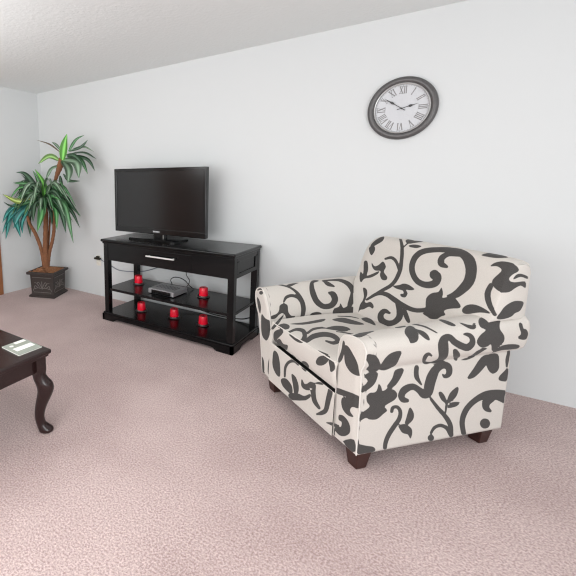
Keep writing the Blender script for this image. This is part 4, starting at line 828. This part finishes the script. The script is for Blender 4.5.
cord('thin_cord', [(1.60, -.022, .36), (1.62, -.022, .28), (1.68, -.022, .24), (1.665, -.022, .19), (1.672, -.022, .12), (1.68, -.022, .02)], .003, 'cordwhite',
     'thin pale cord hanging down the wall behind the left console post')

# ------------------------------------------------------------------ wall clock
ck = empty('wall_clock', (3.924, 0, 1.836), 0, 'round wall clock with dark rim and Roman numerals on the white wall', 'clock')
CR = .205
MB().lathe([(CR - .02, 0), (CR - .004, .004), (CR, .014), (CR - .004, .028), (CR - .014, .036), (CR - .026, .038), (CR - .034, .034), (CR - .040, .026), (CR - .046, .022), (CR - .05, .012), (CR - .05, 0)],
           n=96, axis='y', close=False).build('rim', M['clockframe'], ck)
MB().lathe([(CR - .040, .018), (CR - .041, .030), (CR - .045, .033), (CR - .049, .031), (CR - .052, .016)], n=96, axis='y', close=False).build('bezel', M['clockbezel'], ck)
MB().lathe([(.001, .014), (.08, .014), (CR - .050, .014)], n=96, axis='y', close=False).build('face', M['clockface'], ck)
FR = CR - .051
def stroke(mb, x0, z0, x1, z1, w):
    d = Vector((x1 - x0, z1 - z0)); nrm = Vector((-d.y, d.x)).normalized() * w / 2
    q = [(x0 - nrm.x, z0 - nrm.y), (x1 - nrm.x, z1 - nrm.y), (x1 + nrm.x, z1 + nrm.y), (x0 + nrm.x, z0 + nrm.y)]
    mb.prism(q, -.0152, -.0142)
def numeral(txt, ang):
    mb = MB(); h = .046; wid = {'I': .0105, 'V': .026, 'X': .026}
    tot = sum(wid[c] for c in txt); x = -tot / 2
    for c in txt:
        w = wid[c]
        if c == 'I': stroke(mb, x + w / 2, -h / 2, x + w / 2, h / 2, .0058)
        elif c == 'V':
            stroke(mb, x + .004, h / 2, x + w / 2, -h / 2, .0062); stroke(mb, x + w - .004, h / 2, x + w / 2, -h / 2, .0028)
        else:
            stroke(mb, x + .004, h / 2, x + w - .004, -h / 2, .0062); stroke(mb, x + w - .004, h / 2, x + .004, -h / 2, .0028)
        for zz in (-h / 2, h / 2):
            if c == 'V' and zz < 0: continue
            stroke(mb, x + .001, zz, x + w - .001, zz, .0022)
        x += w
    o = mb.build('numeral', M['numeral'], ck, smooth=False)
    rr = FR - .034
    o.rotation_euler = (0, ang, 0); o.location = (rr * math.sin(ang), 0, rr * math.cos(ang))
for i, t in enumerate(('XII', 'I', 'II', 'III', 'IIII', 'V', 'VI', 'VII', 'VIII', 'IX', 'X', 'XI')):
    numeral(t, i * math.pi / 6)
tk = MB()
for i in range(60):
    a = i * math.pi / 30; r0, r1 = FR - .007, FR - .002
    stroke(tk, r0 * math.sin(a), r0 * math.cos(a), r1 * math.sin(a), r1 * math.cos(a), .0025 if i % 5 == 0 else .0012)
tk.build('minute_track', M['numeral'], ck, smooth=False)
def hand(name, ang, L, w, y):
    mb = MB()
    prof = [(0, -.028), (.0022, -.026), (.002, -.004), (.002, L * .38), (w, L * .48), (w * .85, L * .56), (.0024, L * .66), (.0004, L)]
    pts = [(a, b) for a, b in prof] + [(-a, b) for a, b in prof[::-1] if a > .0005]
    mb.prism(pts, y - .0012, y)
    o = mb.build(name, M['hand'], ck, smooth=False); o.rotation_euler = (0, ang, 0)
hand('minute_hand', R(305), .136, .0075, -.0215)
hand('hour_hand', R(76), .100, .0085, -.0190)
MB().lathe([(.0005, .0245), (.005, .0240), (.0062, .015)], n=20, axis='y', close=False).build('hub', M['hand'], ck)

# ------------------------------------------------------------------ coffee table
TBX0, TBX1, TBY0, TBY1, TBH = 1.45, 2.622, -2.68, -2.008, .48
ct = empty('coffee_table', ((TBX0 + TBX1) / 2, (TBY0 + TBY1) / 2, 0), 0, 'dark espresso wooden coffee table with curved cabriole legs', 'coffee table')
qx, qy = -(TBX0 + TBX1) / 2, -(TBY0 + TBY1) / 2
m = MB(); m.box(TBX0 + qx, TBX1 + qx, TBY0 + qy, TBY1 + qy, TBH - .026, TBH, .011, 4)
m.box(TBX0 + .012 + qx, TBX1 - .012 + qx, TBY0 + .012 + qy, TBY1 - .012 + qy, TBH - .040, TBH - .024, .006, 3)
m.build('tabletop', M['espresso'], ct)
ins = .045
m = MB()
for q in ((TBX0 + ins, TBX1 - ins, TBY0 + ins, TBY0 + ins + .022), (TBX0 + ins, TBX1 - ins, TBY1 - ins - .022, TBY1 - ins),
          (TBX0 + ins, TBX0 + ins + .022, TBY0 + ins, TBY1 - ins), (TBX1 - ins - .022, TBX1 - ins, TBY0 + ins, TBY1 - ins)):
    m.box(q[0] + qx, q[1] + qx, q[2] + qy, q[3] + qy, .356, TBH - .038, .003)
m.build('apron', M['espresso'], ct)
def cabriole(cx, cy, dx, dy):
    # (z, offset along the outward diagonal, half width along, half width across)
    st_ = [(.442, .000, .030, .030), (.368, .000, .030, .030), (.335, .004, .032, .031), (.31, .014, .036, .033), (.29, .026, .040, .036),
           (.265, .033, .041, .036), (.235, .031, .038, .034), (.20, .020, .034, .030), (.16, .006, .029, .026), (.12, -.004, .025, .023),
           (.085, -.006, .023, .022), (.055, .000, .024, .023), (.035, .012, .030, .027), (.018, .024, .036, .031), (.006, .026, .034, .029), (.0, .026, .026, .022)]
    P = catmull(st_, 4); u = Vector((dx, dy, 0)).normalized(); v = Vector((-u.y, u.x, 0))
    V = []; N = 20
    for z, o, a, b in P:
        sq = np.clip((z - .335) / .03, 0, 1)
        for k in range(N):
            t = 2 * math.pi * k / N; c, s = math.cos(t), math.sin(t)
            e = 1.0 / (abs(c) ** (2 + 6 * 0) + abs(s) ** 2) ** .5
            if sq > 0:   # square block set parallel to the apron
                ang = t; mxc = max(abs(math.cos(ang + math.pi / 4)), abs(math.sin(ang + math.pi / 4)))
                e = (1 - sq) + sq * (1 / mxc) * .9
            q = Vector((cx, cy, z)) + u * (o + 1.12 * a * c * e) + v * (1.12 * b * s * e)
            V.append(q)
    n = len(P); F = grid_faces(n, N, closed_v=True)
    F.append(tuple(range(N))); F.append(tuple(range((n - 1) * N, n * N))[::-1])
    o = pyobj('leg', V, F, M['espresso'], ct); fix_normals(o); sharp(o, 50)
for sx in (-1, 1):
    for sy in (-1, 1):
        cx = (TBX1 - .055 if sx > 0 else TBX0 + .062) + qx; cy_ = (TBY1 - .055 if sy > 0 else TBY0 + .062) + qy
        cabriole(cx, cy_, sx, sy)

bk = empty('leaflet', (2.480, -2.096, TBH + .0005), R(-2.5), 'pale grey green leaflet lying on the coffee table corner', 'leaflet')
MB().box(-.083, .083, -.070, .070, 0, .005, .001).build('pages', M['paperwhite'], bk)
MB().box(-.084, .084, -.071, .071, .005, .0058, .0002).build('cover', M['paper'], bk)
MB().box(-.010, .035, -.050, .060, .0058, .0063).build('white_panel', M['paperwhite'], bk)
MB().box(-.082, -.052, -.005, .060, .0058, .0062).build('pale_band', M['paperwhite'], bk)
MB().box(-.048, -.016, -.062, .055, .0058, .0061).build('green_band', M['paperdark'], bk)
MB().lathe([(.0005, .0064), (.011, .0063), (.012, .0059)], (-.045, -.035, 0), 18, close=False).build('round_emblem', M['paperwhite'], bk)

# ------------------------------------------------------------------ plant
PCX, PCY, PRZ = .452, -.322, R(22)
pl = empty('potted_palm', (PCX, PCY, 0), 0, 'tall artificial palm with two leafy crowns in a square dark planter', 'potted plant')
pot = MB()
def sq(mb, h0, h1, z0, z1):
    V = [mb.bm.verts.new((sx * h, sy * h, z)) for z, h in ((z0, h0), (z1, h1)) for sx, sy in ((-1, -1), (1, -1), (1, 1), (-1, 1))]
    for k in range(4): mb.bm.faces.new((V[k], V[(k + 1) % 4], V[4 + (k + 1) % 4], V[4 + k]))
    return V
def stack(mb, rows):
    prev = None
    for h, z in rows:
        ring = [mb.bm.verts.new((sx * h, sy * h, z)) for sx, sy in ((-1, -1), (1, -1), (1, 1), (-1, 1))]
        if prev:
            for k in range(4): mb.bm.faces.new((prev[k], prev[(k + 1) % 4], ring[(k + 1) % 4], ring[k]))
        else: mb.bm.faces.new(ring[::-1])
        prev = ring
    mb.bm.faces.new(prev)
stack(pot, [(.160, 0), (.168, .004), (.168, .020), (.158, .030), (.146, .036), (.143, .05), (.150, .255), (.152, .268), (.176, .276), (.181, .282), (.181, .304), (.176, .308), (.158, .308), (.154, .286)])
po = pot.build('planter', M['pot'], pl, sh=25); po.rotation_euler = (0, 0, PRZ)
rl = MB()
def relief_face(rz):
    c, s = math.cos(rz), math.sin(rz)
    def P(a, z):
        h = .1435 + .007 * (z - .05) / .2
        return (a * c + h * s, a * s - h * c, z)
    def cv(pts, r): rl.tube([P(a, z) for a, z in smoothline(pts, 6)], r, 6)
    for sg in (-1, 1):
        cv([(0, .10), (sg * .02, .15), (sg * .045, .185), (sg * .06, .165), (sg * .05, .145), (sg * .04, .155)], .004)
        cv([(sg * .01, .11), (sg * .05, .115), (sg * .09, .14), (sg * .10, .115), (sg * .085, .10)], .004)
        cv([(sg * .03, .12), (sg * .07, .17), (sg * .10, .175)], .0035)
        cv([(sg * .05, .115), (sg * .11, .10), (sg * .118, .075)], .0035)
    cv([(0, .10), (0, .15), (0, .195)], .005)
    cv([(-.115, .06), (0, .062), (.115, .06)], .003); cv([(-.125, .24), (0, .24), (.125, .24)], .003)
for k in range(4): relief_face(k * math.pi / 2)
ro = rl.build('scroll_relief', M['relief'], po)
# bark chips: uncountable mulch
mc = MB()
mc.box(-.150, .150, -.150, .150, .270, .297)
for i in range(150):
    a = rnd.uniform(-.148, .148); b = rnd.uniform(-.148, .148)
    z = .298 + .028 * max(0, 1 - (a * a + b * b) / .02) + rnd.uniform(-.004, .006)
    l, w, t = rnd.uniform(.012, .030), rnd.uniform(.006, .012), rnd.uniform(.002, .005)
    rot = Matrix.Rotation(rnd.uniform(0, 6.28), 3, 'Z') @ Matrix.Rotation(rnd.uniform(-.5, .5), 3, 'X') @ Matrix.Rotation(rnd.uniform(-.4, .4), 3, 'Y')
    vs = [mc.bm.verts.new(Vector((a, b, z)) + rot @ Vector((sx * l, sy * w, sz * t))) for sz in (-1, 1) for sy in (-1, 1) for sx in (-1, 1)]
    for q in ((0, 2, 3, 1), (4, 5, 7, 6), (0, 1, 5, 4), (2, 6, 7, 3), (0, 4, 6, 2), (1, 3, 7, 5)): mc.bm.faces.new([vs[i] for i in q])
co = mc.build('bark_mulch', M['chips'], pl); co.rotation_euler = (0, 0, PRZ); co['kind'] = 'stuff'
def W2P(p): return (p[0] - PCX, p[1] - PCY, p[2])
def trunk(name, pts, r):
    sp = smoothline([W2P(p) for p in pts], 10); n = len(sp)
    rs = [np.interp(i / (n - 1), np.linspace(0, 1, len(r)), r) * (1 + .07 * math.sin(i * 1.9)) for i in range(n)]
    MB().tube(sp, rs, 12).build(name, M['bark'], pl, sh=0)
UPPER_LEAVES = [([0.825, -0.34, 1.58, 0.882, -0.351, 1.733, 0.938, -0.36, 1.856], 0.105, 'bright'), ([0.788, -0.34, 1.674, 0.631, -0.351, 1.762, 0.416, -0.36, 1.826], 0.032, 'brown'), ([0.804, -0.34, 1.692, 0.683, -0.296, 1.757, 0.561, -0.26, 1.803], 0.037, 'grey'), ([0.782, -0.34, 1.581, 0.682, -0.401, 1.626, 0.543, -0.45, 1.553], 0.081, 'lime'), ([0.93, -0.34, 1.677, 1.021, -0.318, 1.785, 1.141, -0.3, 1.835], 0.037, 'mid'), ([0.943, -0.34, 1.676, 1.067, -0.291, 1.713, 1.137, -0.25, 1.79], 0.04, 'dark'), ([0.958, -0.34, 1.685, 1.078, -0.263, 1.719, 1.169, -0.2, 1.669], 0.03, 'grey'), ([0.871, -0.34, 1.634, 1.121, -0.307, 1.648, 1.289, -0.28, 1.582], 0.074, 'dark'), ([0.899, -0.34, 1.623, 1.101, -0.34, 1.583, 1.213, -0.34, 1.431], 0.068, 'mid'), ([0.927, -0.34, 1.631, 1.136, -0.274, 1.584, 1.201, -0.22, 1.464], 0.062, 'dark'), ([0.84, -0.34, 1.589, 1.105, -0.395, 1.542, 1.185, -0.44, 1.39], 0.136, 'grey'), ([0.825, -0.34, 1.58, 0.992, -0.406, 1.473, 1.032, -0.46, 1.337], 0.112, 'grey'), ([0.798, -0.34, 1.525, 0.697, -0.384, 1.488, 0.619, -0.42, 1.375], 0.074, 'grey'), ([0.83, -0.34, 1.439, 0.937, -0.351, 1.364, 1.116, -0.36, 1.36], 0.037, 'dark'), ([0.771, -0.34, 1.421, 0.798, -0.351, 1.326, 0.846, -0.36, 1.274], 0.05, 'dark'), ([0.886, -0.34, 1.642, 1.058, -0.373, 1.616, 1.214, -0.4, 1.522], 0.062, 'dark')]
LOWER_LEAVES = [([0.498, -0.34, 1.126, 0.526, -0.384, 1.326, 0.436, -0.42, 1.499], 0.087, 'bright'), ([0.448, -0.34, 1.185, 0.397, -0.362, 1.386, 0.342, -0.38, 1.486], 0.05, 'mid'), ([0.408, -0.34, 1.204, 0.201, -0.373, 1.432, 0.045, -0.4, 1.47], 0.081, 'dark'), ([0.418, -0.34, 1.205, 0.198, -0.34, 1.346, 0.045, -0.34, 1.448], 0.062, 'dark'), ([0.417, -0.34, 1.201, 0.263, -0.401, 1.322, 0.045, -0.45, 1.343], 0.062, 'mid'), ([0.401, -0.34, 1.2, 0.055, -0.351, 1.314, 0.045, -0.36, 1.175], 0.062, 'dark'), ([0.365, -0.34, 1.163, 0.19, -0.483, 1.124, 0.045, -0.6, 1.211], 0.074, 'yellow'), ([0.383, -0.34, 1.184, 0.108, -0.384, 1.201, 0.045, -0.42, 1.115], 0.062, 'mid'), ([0.381, -0.34, 1.153, 0.215, -0.456, 1.083, 0.216, -0.55, 1.027], 0.074, 'mid'), ([0.355, -0.34, 1.162, 0.069, -0.483, 1.067, 0.045, -0.6, 1.124], 0.056, 'dark'), ([0.308, -0.34, 1.146, 0.045, -0.483, 1.014, 0.045, -0.6, 0.675], 0.099, 'teal'), ([0.331, -0.34, 1.147, 0.099, -0.461, 0.957, 0.286, -0.56, 0.717], 0.099, 'teal'), ([0.309, -0.34, 1.16, 0.045, -0.499, 1.028, 0.045, -0.63, 0.878], 0.081, 'teal'), ([0.308, -0.34, 1.146, 0.045, -0.505, 0.938, 0.045, -0.64, 0.748], 0.074, 'teal'), ([0.33, -0.34, 1.139, 0.167, -0.455, 0.974, 0.141, -0.55, 0.806], 0.087, 'teal'), ([0.33, -0.34, 1.132, 0.168, -0.428, 0.899, 0.244, -0.5, 0.75], 0.074, 'teal'), ([0.443, -0.34, 1.121, 0.591, -0.472, 0.981, 0.638, -0.58, 0.81], 0.112, 'vein'), ([0.399, -0.34, 1.134, 0.276, -0.439, 1.107, 0.172, -0.52, 1.058], 0.074, 'mid'), ([0.354, -0.34, 1.147, 0.247, -0.395, 0.944, 0.31, -0.44, 0.705], 0.062, 'dark'), ([0.424, -0.34, 1.163, 0.291, -0.318, 1.289, 0.045, -0.3, 1.346], 0.062, 'dark'), ([0.401, -0.34, 1.163, 0.114, -0.296, 1.243, 0.045, -0.26, 1.191], 0.062, 'dark'), ([0.502, -0.34, 1.186, 0.703, -0.329, 1.258, 0.849, -0.32, 1.192], 0.062, 'mid'), ([0.501, -0.34, 1.166, 0.789, -0.318, 1.191, 0.952, -0.3, 1.041], 0.074, 'dark'), ([0.5, -0.34, 1.156, 0.775, -0.296, 1.151, 0.997, -0.26, 0.973], 0.062, 'mid'), ([0.509, -0.34, 1.156, 0.785, -0.307, 1.173, 1.006, -0.28, 0.968], 0.062, 'dark'), ([0.507, -0.34, 1.133, 0.845, -0.362, 1.11, 0.996, -0.38, 0.689], 0.087, 'mid'), ([0.507, -0.34, 1.121, 0.8, -0.384, 1.043, 0.926, -0.42, 0.799], 0.087, 'dark'), ([0.508, -0.34, 1.145, 0.714, -0.274, 1.192, 0.865, -0.22, 1.069], 0.068, 'mid'), ([0.474, -0.34, 1.167, 0.652, -0.318, 1.294, 0.831, -0.3, 1.218], 0.062, 'mid'), ([0.47, -0.34, 1.12, 0.742, -0.406, 1.054, 0.826, -0.46, 0.829], 0.074, 'vein'), ([0.469, -0.34, 1.109, 0.68, -0.428, 1.019, 0.793, -0.5, 0.875], 0.074, 'dark'), ([0.488, -0.34, 1.121, 0.821, -0.285, 1.06, 0.957, -0.24, 0.838], 0.062, 'dark'), ([0.474, -0.34, 1.167, 0.562, -0.318, 1.26, 0.752, -0.3, 1.306], 0.05, 'dark'), ([0.454, -0.34, 1.155, 0.431, -0.439, 1.09, 0.486, -0.52, 0.903], 0.074, 'dark'), ([0.472, -0.34, 1.144, 0.718, -0.34, 1.116, 0.922, -0.34, 0.879], 0.087, 'mid'), ([0.436, -0.34, 1.154, 0.296, -0.428, 1.225, 0.157, -0.5, 1.155], 0.074, 'mid'), ([0.436, -0.34, 1.154, 0.189, -0.318, 1.292, 0.045, -0.3, 1.376], 0.062, 'dark'), ([0.455, -0.34, 1.166, 0.694, -0.401, 1.197, 0.886, -0.45, 1.159], 0.074, 'vein'), ([0.435, -0.34, 1.143, 0.358, -0.456, 1.076, 0.365, -0.55, 0.968], 0.087, 'mid'), ([0.472, -0.34, 1.117, 0.777, -0.34, 1.315, 1.017, -0.34, 1.083], 0.04, 'mid'), ([0.432, -0.34, 1.121, 0.421, -0.465, 1.29, 0.401, -0.568, 1.197], 0.05, 'dark'), ([0.493, -0.34, 1.134, 0.344, -0.252, 1.246, 0.26, -0.181, 1.134], 0.044, 'dark'), ([0.493, -0.34, 1.192, 0.713, -0.41, 1.157, 0.923, -0.467, 1.045], 0.046, 'dark'), ([0.471, -0.34, 1.192, 0.259, -0.391, 1.323, 0.078, -0.432, 1.088], 0.065, 'grey'), ([0.436, -0.34, 1.114, 0.697, -0.293, 1.159, 0.892, -0.254, 0.986], 0.047, 'mid'), ([0.433, -0.34, 1.18, 0.548, -0.491, 1.225, 0.635, -0.614, 1.12], 0.062, 'mid'), ([0.418, -0.34, 1.114, 0.308, -0.328, 1.27, 0.184, -0.318, 1.125], 0.066, 'mid'), ([0.462, -0.34, 1.212, 0.669, -0.37, 1.296, 0.833, -0.395, 1.113], 0.041, 'dark'), ([0.485, -0.34, 1.165, 0.207, -0.439, 1.29, 0.045, -0.521, 1.146], 0.054, 'vein'), ([0.436, -0.34, 1.182, 0.464, -0.26, 1.211, 0.475, -0.195, 1.001], 0.051, 'dark'), ([0.422, -0.34, 1.139, 0.631, -0.424, 1.181, 0.779, -0.493, 1.054], 0.042, 'grey'), ([0.466, -0.34, 1.109, 0.235, -0.362, 1.197, 0.052, -0.379, 1.063], 0.044, 'dark'), ([0.477, -0.34, 1.177, 0.713, -0.321, 1.142, 0.917, -0.306, 0.911], 0.046, 'grey'), ([0.446, -0.34, 1.125, 0.483, -0.478, 1.219, 0.511, -0.591, 1.034], 0.043, 'grey'), ([0.413, -0.34, 1.173, 0.38, -0.319, 1.257, 0.315, -0.301, 1.06], 0.041, 'mid'), ([0.502, -0.34, 1.167, 0.732, -0.397, 1.232, 0.943, -0.444, 0.989], 0.053, 'grey'), ([0.403, -0.34, 1.125, 0.25, -0.409, 1.234, 0.068, -0.466, 1.012], 0.054, 'dark'), ([0.421, -0.34, 1.13, 0.576, -0.278, 1.266, 0.676, -0.228, 1.13], 0.063, 'mid'), ([0.399, -0.34, 1.18, 0.613, -0.494, 1.161, 0.752, -0.62, 1.025], 0.055, 'grey'), ([0.422, -0.34, 1.113, 0.228, -0.338, 1.212, 0.045, -0.337, 0.965], 0.057, 'vein'), ([0.426, -0.34, 1.182, 0.729, -0.352, 1.322, 0.935, -0.362, 1.136], 0.053, 'grey'), ([0.487, -0.34, 1.177, 0.377, -0.456, 1.325, 0.306, -0.551, 1.132], 0.063, 'grey'), ([0.505, -0.34, 1.193, 0.391, -0.254, 1.224, 0.347, -0.184, 1.094], 0.05, 'mid'), ([0.458, -0.34, 1.115, 0.647, -0.417, 1.213, 0.8, -0.479, 1.041], 0.054, 'mid'), ([0.506, -0.34, 1.193, 0.166, -0.379, 1.197, 0.045, -0.411, 0.939], 0.056, 'vein'), ([0.398, -0.34, 1.162, 0.622, -0.304, 1.286, 0.752, -0.274, 1.086], 0.046, 'dark'), ([0.455, -0.34, 1.169, 0.551, -0.487, 1.314, 0.628, -0.607, 1.13], 0.049, 'grey'), ([0.394, -0.34, 1.169, 0.311, -0.323, 1.303, 0.186, -0.309, 1.152], 0.047, 'mid'), ([0.456, -0.34, 1.181, 0.766, -0.381, 1.365, 0.997, -0.415, 1.182], 0.048, 'vein'), ([0.438, -0.34, 1.127, 0.227, -0.428, 1.234, 0.045, -0.5, 0.949], 0.057, 'mid'), ([0.419, -0.34, 1.198, 0.48, -0.266, 1.242, 0.505, -0.206, 1.083], 0.042, 'grey'), ([0.408, -0.34, 1.146, 0.581, -0.427, 1.174, 0.688, -0.498, 1.006], 0.064, 'mid'), ([0.473, -0.34, 1.173, 0.125, -0.352, 1.241, 0.045, -0.361, 1.023], 0.063, 'dark'), ([0.441, -0.34, 1.179, 0.687, -0.333, 1.273, 0.865, -0.328, 1.045], 0.066, 'mid'), ([0.502, -0.34, 1.188, 0.466, -0.47, 1.328, 0.479, -0.577, 1.226], 0.041, 'dark'), ([0.495, -0.34, 1.132, 0.33, -0.252, 1.284, 0.227, -0.18, 1.146], 0.046, 'mid'), ([0.503, -0.34, 1.16, 0.736, -0.406, 1.343, 0.951, -0.459, 1.218], 0.063, 'grey'), ([0.471, -0.34, 1.149, 0.312, -0.397, 1.296, 0.192, -0.444, 1.18], 0.06, 'dark'), ([0.4, -0.34, 1.185, 0.598, -0.287, 1.252, 0.712, -0.244, 1.037], 0.052, 'dark'), ([0.441, -0.34, 1.152, 0.592, -0.492, 1.354, 0.707, -0.617, 1.271], 0.059, 'grey'), ([0.468, -0.34, 1.138, 0.232, -0.331, 1.302, 0.045, -0.324, 1.083], 0.064, 'mid'), ([0.444, -0.34, 1.183, 0.675, -0.364, 1.311, 0.842, -0.384, 1.106], 0.061, 'mid'), ([0.433, -0.34, 1.196, 0.294, -0.445, 1.176, 0.159, -0.532, 0.96], 0.056, 'dark'), ([0.471, -0.34, 1.21, 0.419, -0.258, 1.179, 0.393, -0.191, 0.937], 0.059, 'dark'), ([0.417, -0.34, 1.144, 0.661, -0.422, 1.384, 0.82, -0.489, 1.289], 0.066, 'grey'), ([0.417, -0.34, 1.193, 0.146, -0.368, 1.369, 0.045, -0.39, 1.161], 0.062, 'dark'), ([0.405, -0.34, 1.206, 0.619, -0.315, 1.264, 0.752, -0.294, 1.142], 0.055, 'grey'), ([0.47, -0.34, 1.162, 0.449, -0.481, 1.22, 0.459, -0.597, 1.126], 0.049, 'grey'), ([0.464, -0.34, 1.16, 0.361, -0.32, 1.209, 0.285, -0.303, 1.037], 0.064, 'vein'), ([0.488, -0.34, 1.184, 0.707, -0.392, 1.254, 0.906, -0.434, 1.15], 0.066, 'dark'), ([0.397, -0.34, 1.176, 0.262, -0.416, 1.313, 0.093, -0.478, 1.165], 0.055, 'dark'), ([0.491, -0.34, 1.164, 0.504, -0.274, 1.163, 0.55, -0.219, 0.972], 0.048, 'vein'), ([0.498, -0.34, 1.143, 0.551, -0.428, 1.131, 0.643, -0.5, 1.04], 0.046, 'dark')]
TRUNKS = {'main': [[0.432, -0.33, 0.324], [0.441, -0.335, 0.523], [0.462, -0.335, 0.73], [0.491, -0.34, 0.969], [0.463, -0.34, 1.143]], 'left': [[0.431, -0.35, 0.352], [0.416, -0.37, 0.55], [0.366, -0.4, 0.73], [0.289, -0.42, 0.858], [0.263, -0.43, 0.953]], 'right': [[0.437, -0.31, 0.346], [0.462, -0.29, 0.518], [0.516, -0.28, 0.668], [0.542, -0.27, 0.812], [0.56, -0.28, 1.027]], 'tall': [[0.416, -0.3, 0.366], [0.443, -0.27, 0.721], [0.532, -0.29, 1.085], [0.617, -0.32, 1.26], [0.703, -0.34, 1.395], [0.78, -0.34, 1.525], [0.802, -0.34, 1.611]]}
TINTS = dict(bright=(88, 148, 62), lime=(104, 138, 76), dark=(40, 68, 46), mid=(60, 102, 64), grey=(92, 114, 92), teal=(40, 112, 106),
             yellow=(122, 140, 62), brown=(88, 72, 52), vein=(62, 116, 64))
def foliage(name, leaves):
    V = []; F = []; C = []
    cam_dir = Vector((.78, -.62, .12))
    for flat, w, tint in leaves:
        P = resample(catmull([W2P(flat[i:i + 3]) for i in (0, 3, 6)], 10), 15)
        base = np.array(lin(TINTS[tint])[:3]); vein = np.minimum(base * 2.3 + .05, 1); dk = base * .62
        roll = rnd.uniform(-.7, .7)
        n = len(P); prev = None
        for i in range(n):
            t = Vector(P[min(i + 1, n - 1)] - P[max(i - 1, 0)]).normalized()
            nrm = (cam_dir * .8 + Vector((0, 0, .6))); nrm = (nrm - t * nrm.dot(t)).normalized()
            nrm = Matrix.Rotation(roll, 3, t) @ nrm
            side = t.cross(nrm).normalized()
            s = i / (n - 1)
            h = w * .5 * max(.04, (math.sin(math.pi * min(1, s * .93 + .07)) ** .8) * (1 - .25 * s))
            o = len(V); c = Vector(P[i])
            for k in (-1, -.55, -.12, .12, .55, 1):
                V.append(c + side * (h * k) + nrm * (h * .35 * abs(k)))
                C.append(vein if abs(k) < .2 else (dk if abs(k) < .8 else base * 1.1))
            if i:
                for k in range(5): F.append((o - 6 + k, o - 5 + k, o + k + 1, o + k))
    o = pyobj(name, V, F, M['leaf'], pl)
    a = o.data.color_attributes.new('leaf_tint', 'FLOAT_COLOR', 'POINT')
    a.data.foreach_set('color', np.array([list(c) + [1] for c in C], np.float32).ravel())
    return o
trunk('trunk', TRUNKS['main'], [.042, .032, .029, .029, .026])
trunk('trunk', TRUNKS['left'], [.026, .022, .021, .019, .016])
trunk('trunk', TRUNKS['right'], [.026, .022, .021, .020, .014])
trunk('trunk', TRUNKS['tall'], [.014, .012, .012, .013, .020, .036, .022])
foliage('upper_crown', UPPER_LEAVES)
foliage('lower_crown', LOWER_LEAVES)


# ------------------------------------------------------------------ camera
import math as _m
f, ppx, ppy = 394.93, 148.41, 244.70
pitch, roll, yaw = .1643, -.0073, .6537
fw = Vector((-_m.sin(yaw) * _m.cos(pitch), _m.cos(yaw) * _m.cos(pitch), -_m.sin(pitch)))
rt = Vector((_m.cos(yaw), _m.sin(yaw), 0)); up = rt.cross(fw)
r2 = rt * _m.cos(roll) + up * _m.sin(roll); u2 = -rt * _m.sin(roll) + up * _m.cos(roll)
cam = bpy.data.cameras.new('camera'); co_ = bpy.data.objects.new('camera', cam); COL.objects.link(co_)
co_.matrix_world = Matrix(((r2.x, u2.x, -fw.x, 4.2536), (r2.y, u2.y, -fw.y, -3.2796), (r2.z, u2.z, -fw.z, 1.3743), (0, 0, 0, 1)))
cam.sensor_width = 36; cam.sensor_fit = 'HORIZONTAL'; cam.lens = f / 576 * 36
cam.shift_x = (288 - ppx) / 576; cam.shift_y = -(288 - ppy) / 576
cam.clip_start = .05
S.camera = co_

# ------------------------------------------------------------------ light
w = bpy.data.worlds.new('world'); S.world = w; w.use_nodes = True
w.node_tree.nodes['Background'].inputs['Color'].default_value = (.93, .975, 1, 1)
w.node_tree.nodes['Background'].inputs['Strength'].default_value = WORLD = .98
def area(name, loc, target, sx, sy, power, col=(1, 1, 1)):
    L = bpy.data.lights.new(name, 'AREA'); L.shape = 'RECTANGLE'; L.size = sx; L.size_y = sy; L.energy = power; L.color = col
    o = bpy.data.objects.new(name, L); COL.objects.link(o); o.location = loc
    o.rotation_euler = (Vector(target) - Vector(loc)).to_track_quat('-Z', 'Y').to_euler()
    return o
#@@L
area('window_daylight', (3.0, -4.9, 1.25), (2.2, 0, .5), 2.6, 1.5, 62, (.98, .99, 1))
area('side_fill', (6.3, -3.4, 1.3), (0, -1.0, 1.1), 1.6, 1.4, 46, (.98, .99, 1))  # added fill from the right to lift the left wall, no window modelled
area('ceiling_bounce_fill', (1.3, -3.1, 1.7), (1.2, -2.4, 4), .7, .7, 29, (.98, .99, 1))  # added upward fill, bounces off the ceiling; not a lamp of the room
area('overhead_fill', (3.1, -2.9, 2.40), (3.1, -2.9, 0), 1.2, 1.2, 12, (1, .985, .97))  # added downward fill to brighten the floor and low walls, no real fixture
L = bpy.data.lights.new('left_fill', 'POINT'); L.energy = 25; L.shadow_soft_size = .6; L.color = (1, .99, .97)  # invented soft fill, out of view, brightens left wall and plant
o = bpy.data.objects.new('left_fill', L); COL.objects.link(o); o.location = (2.0, -3.3, 1.25)
vs = S.view_settings
S.display_settings.display_device = 'sRGB'
vs.view_transform = 'Standard'; vs.look = 'None'; vs.gamma = 1; vs.use_curve_mapping = False
vs.exposure = 0.0
S.cycles.filter_width = 1.15
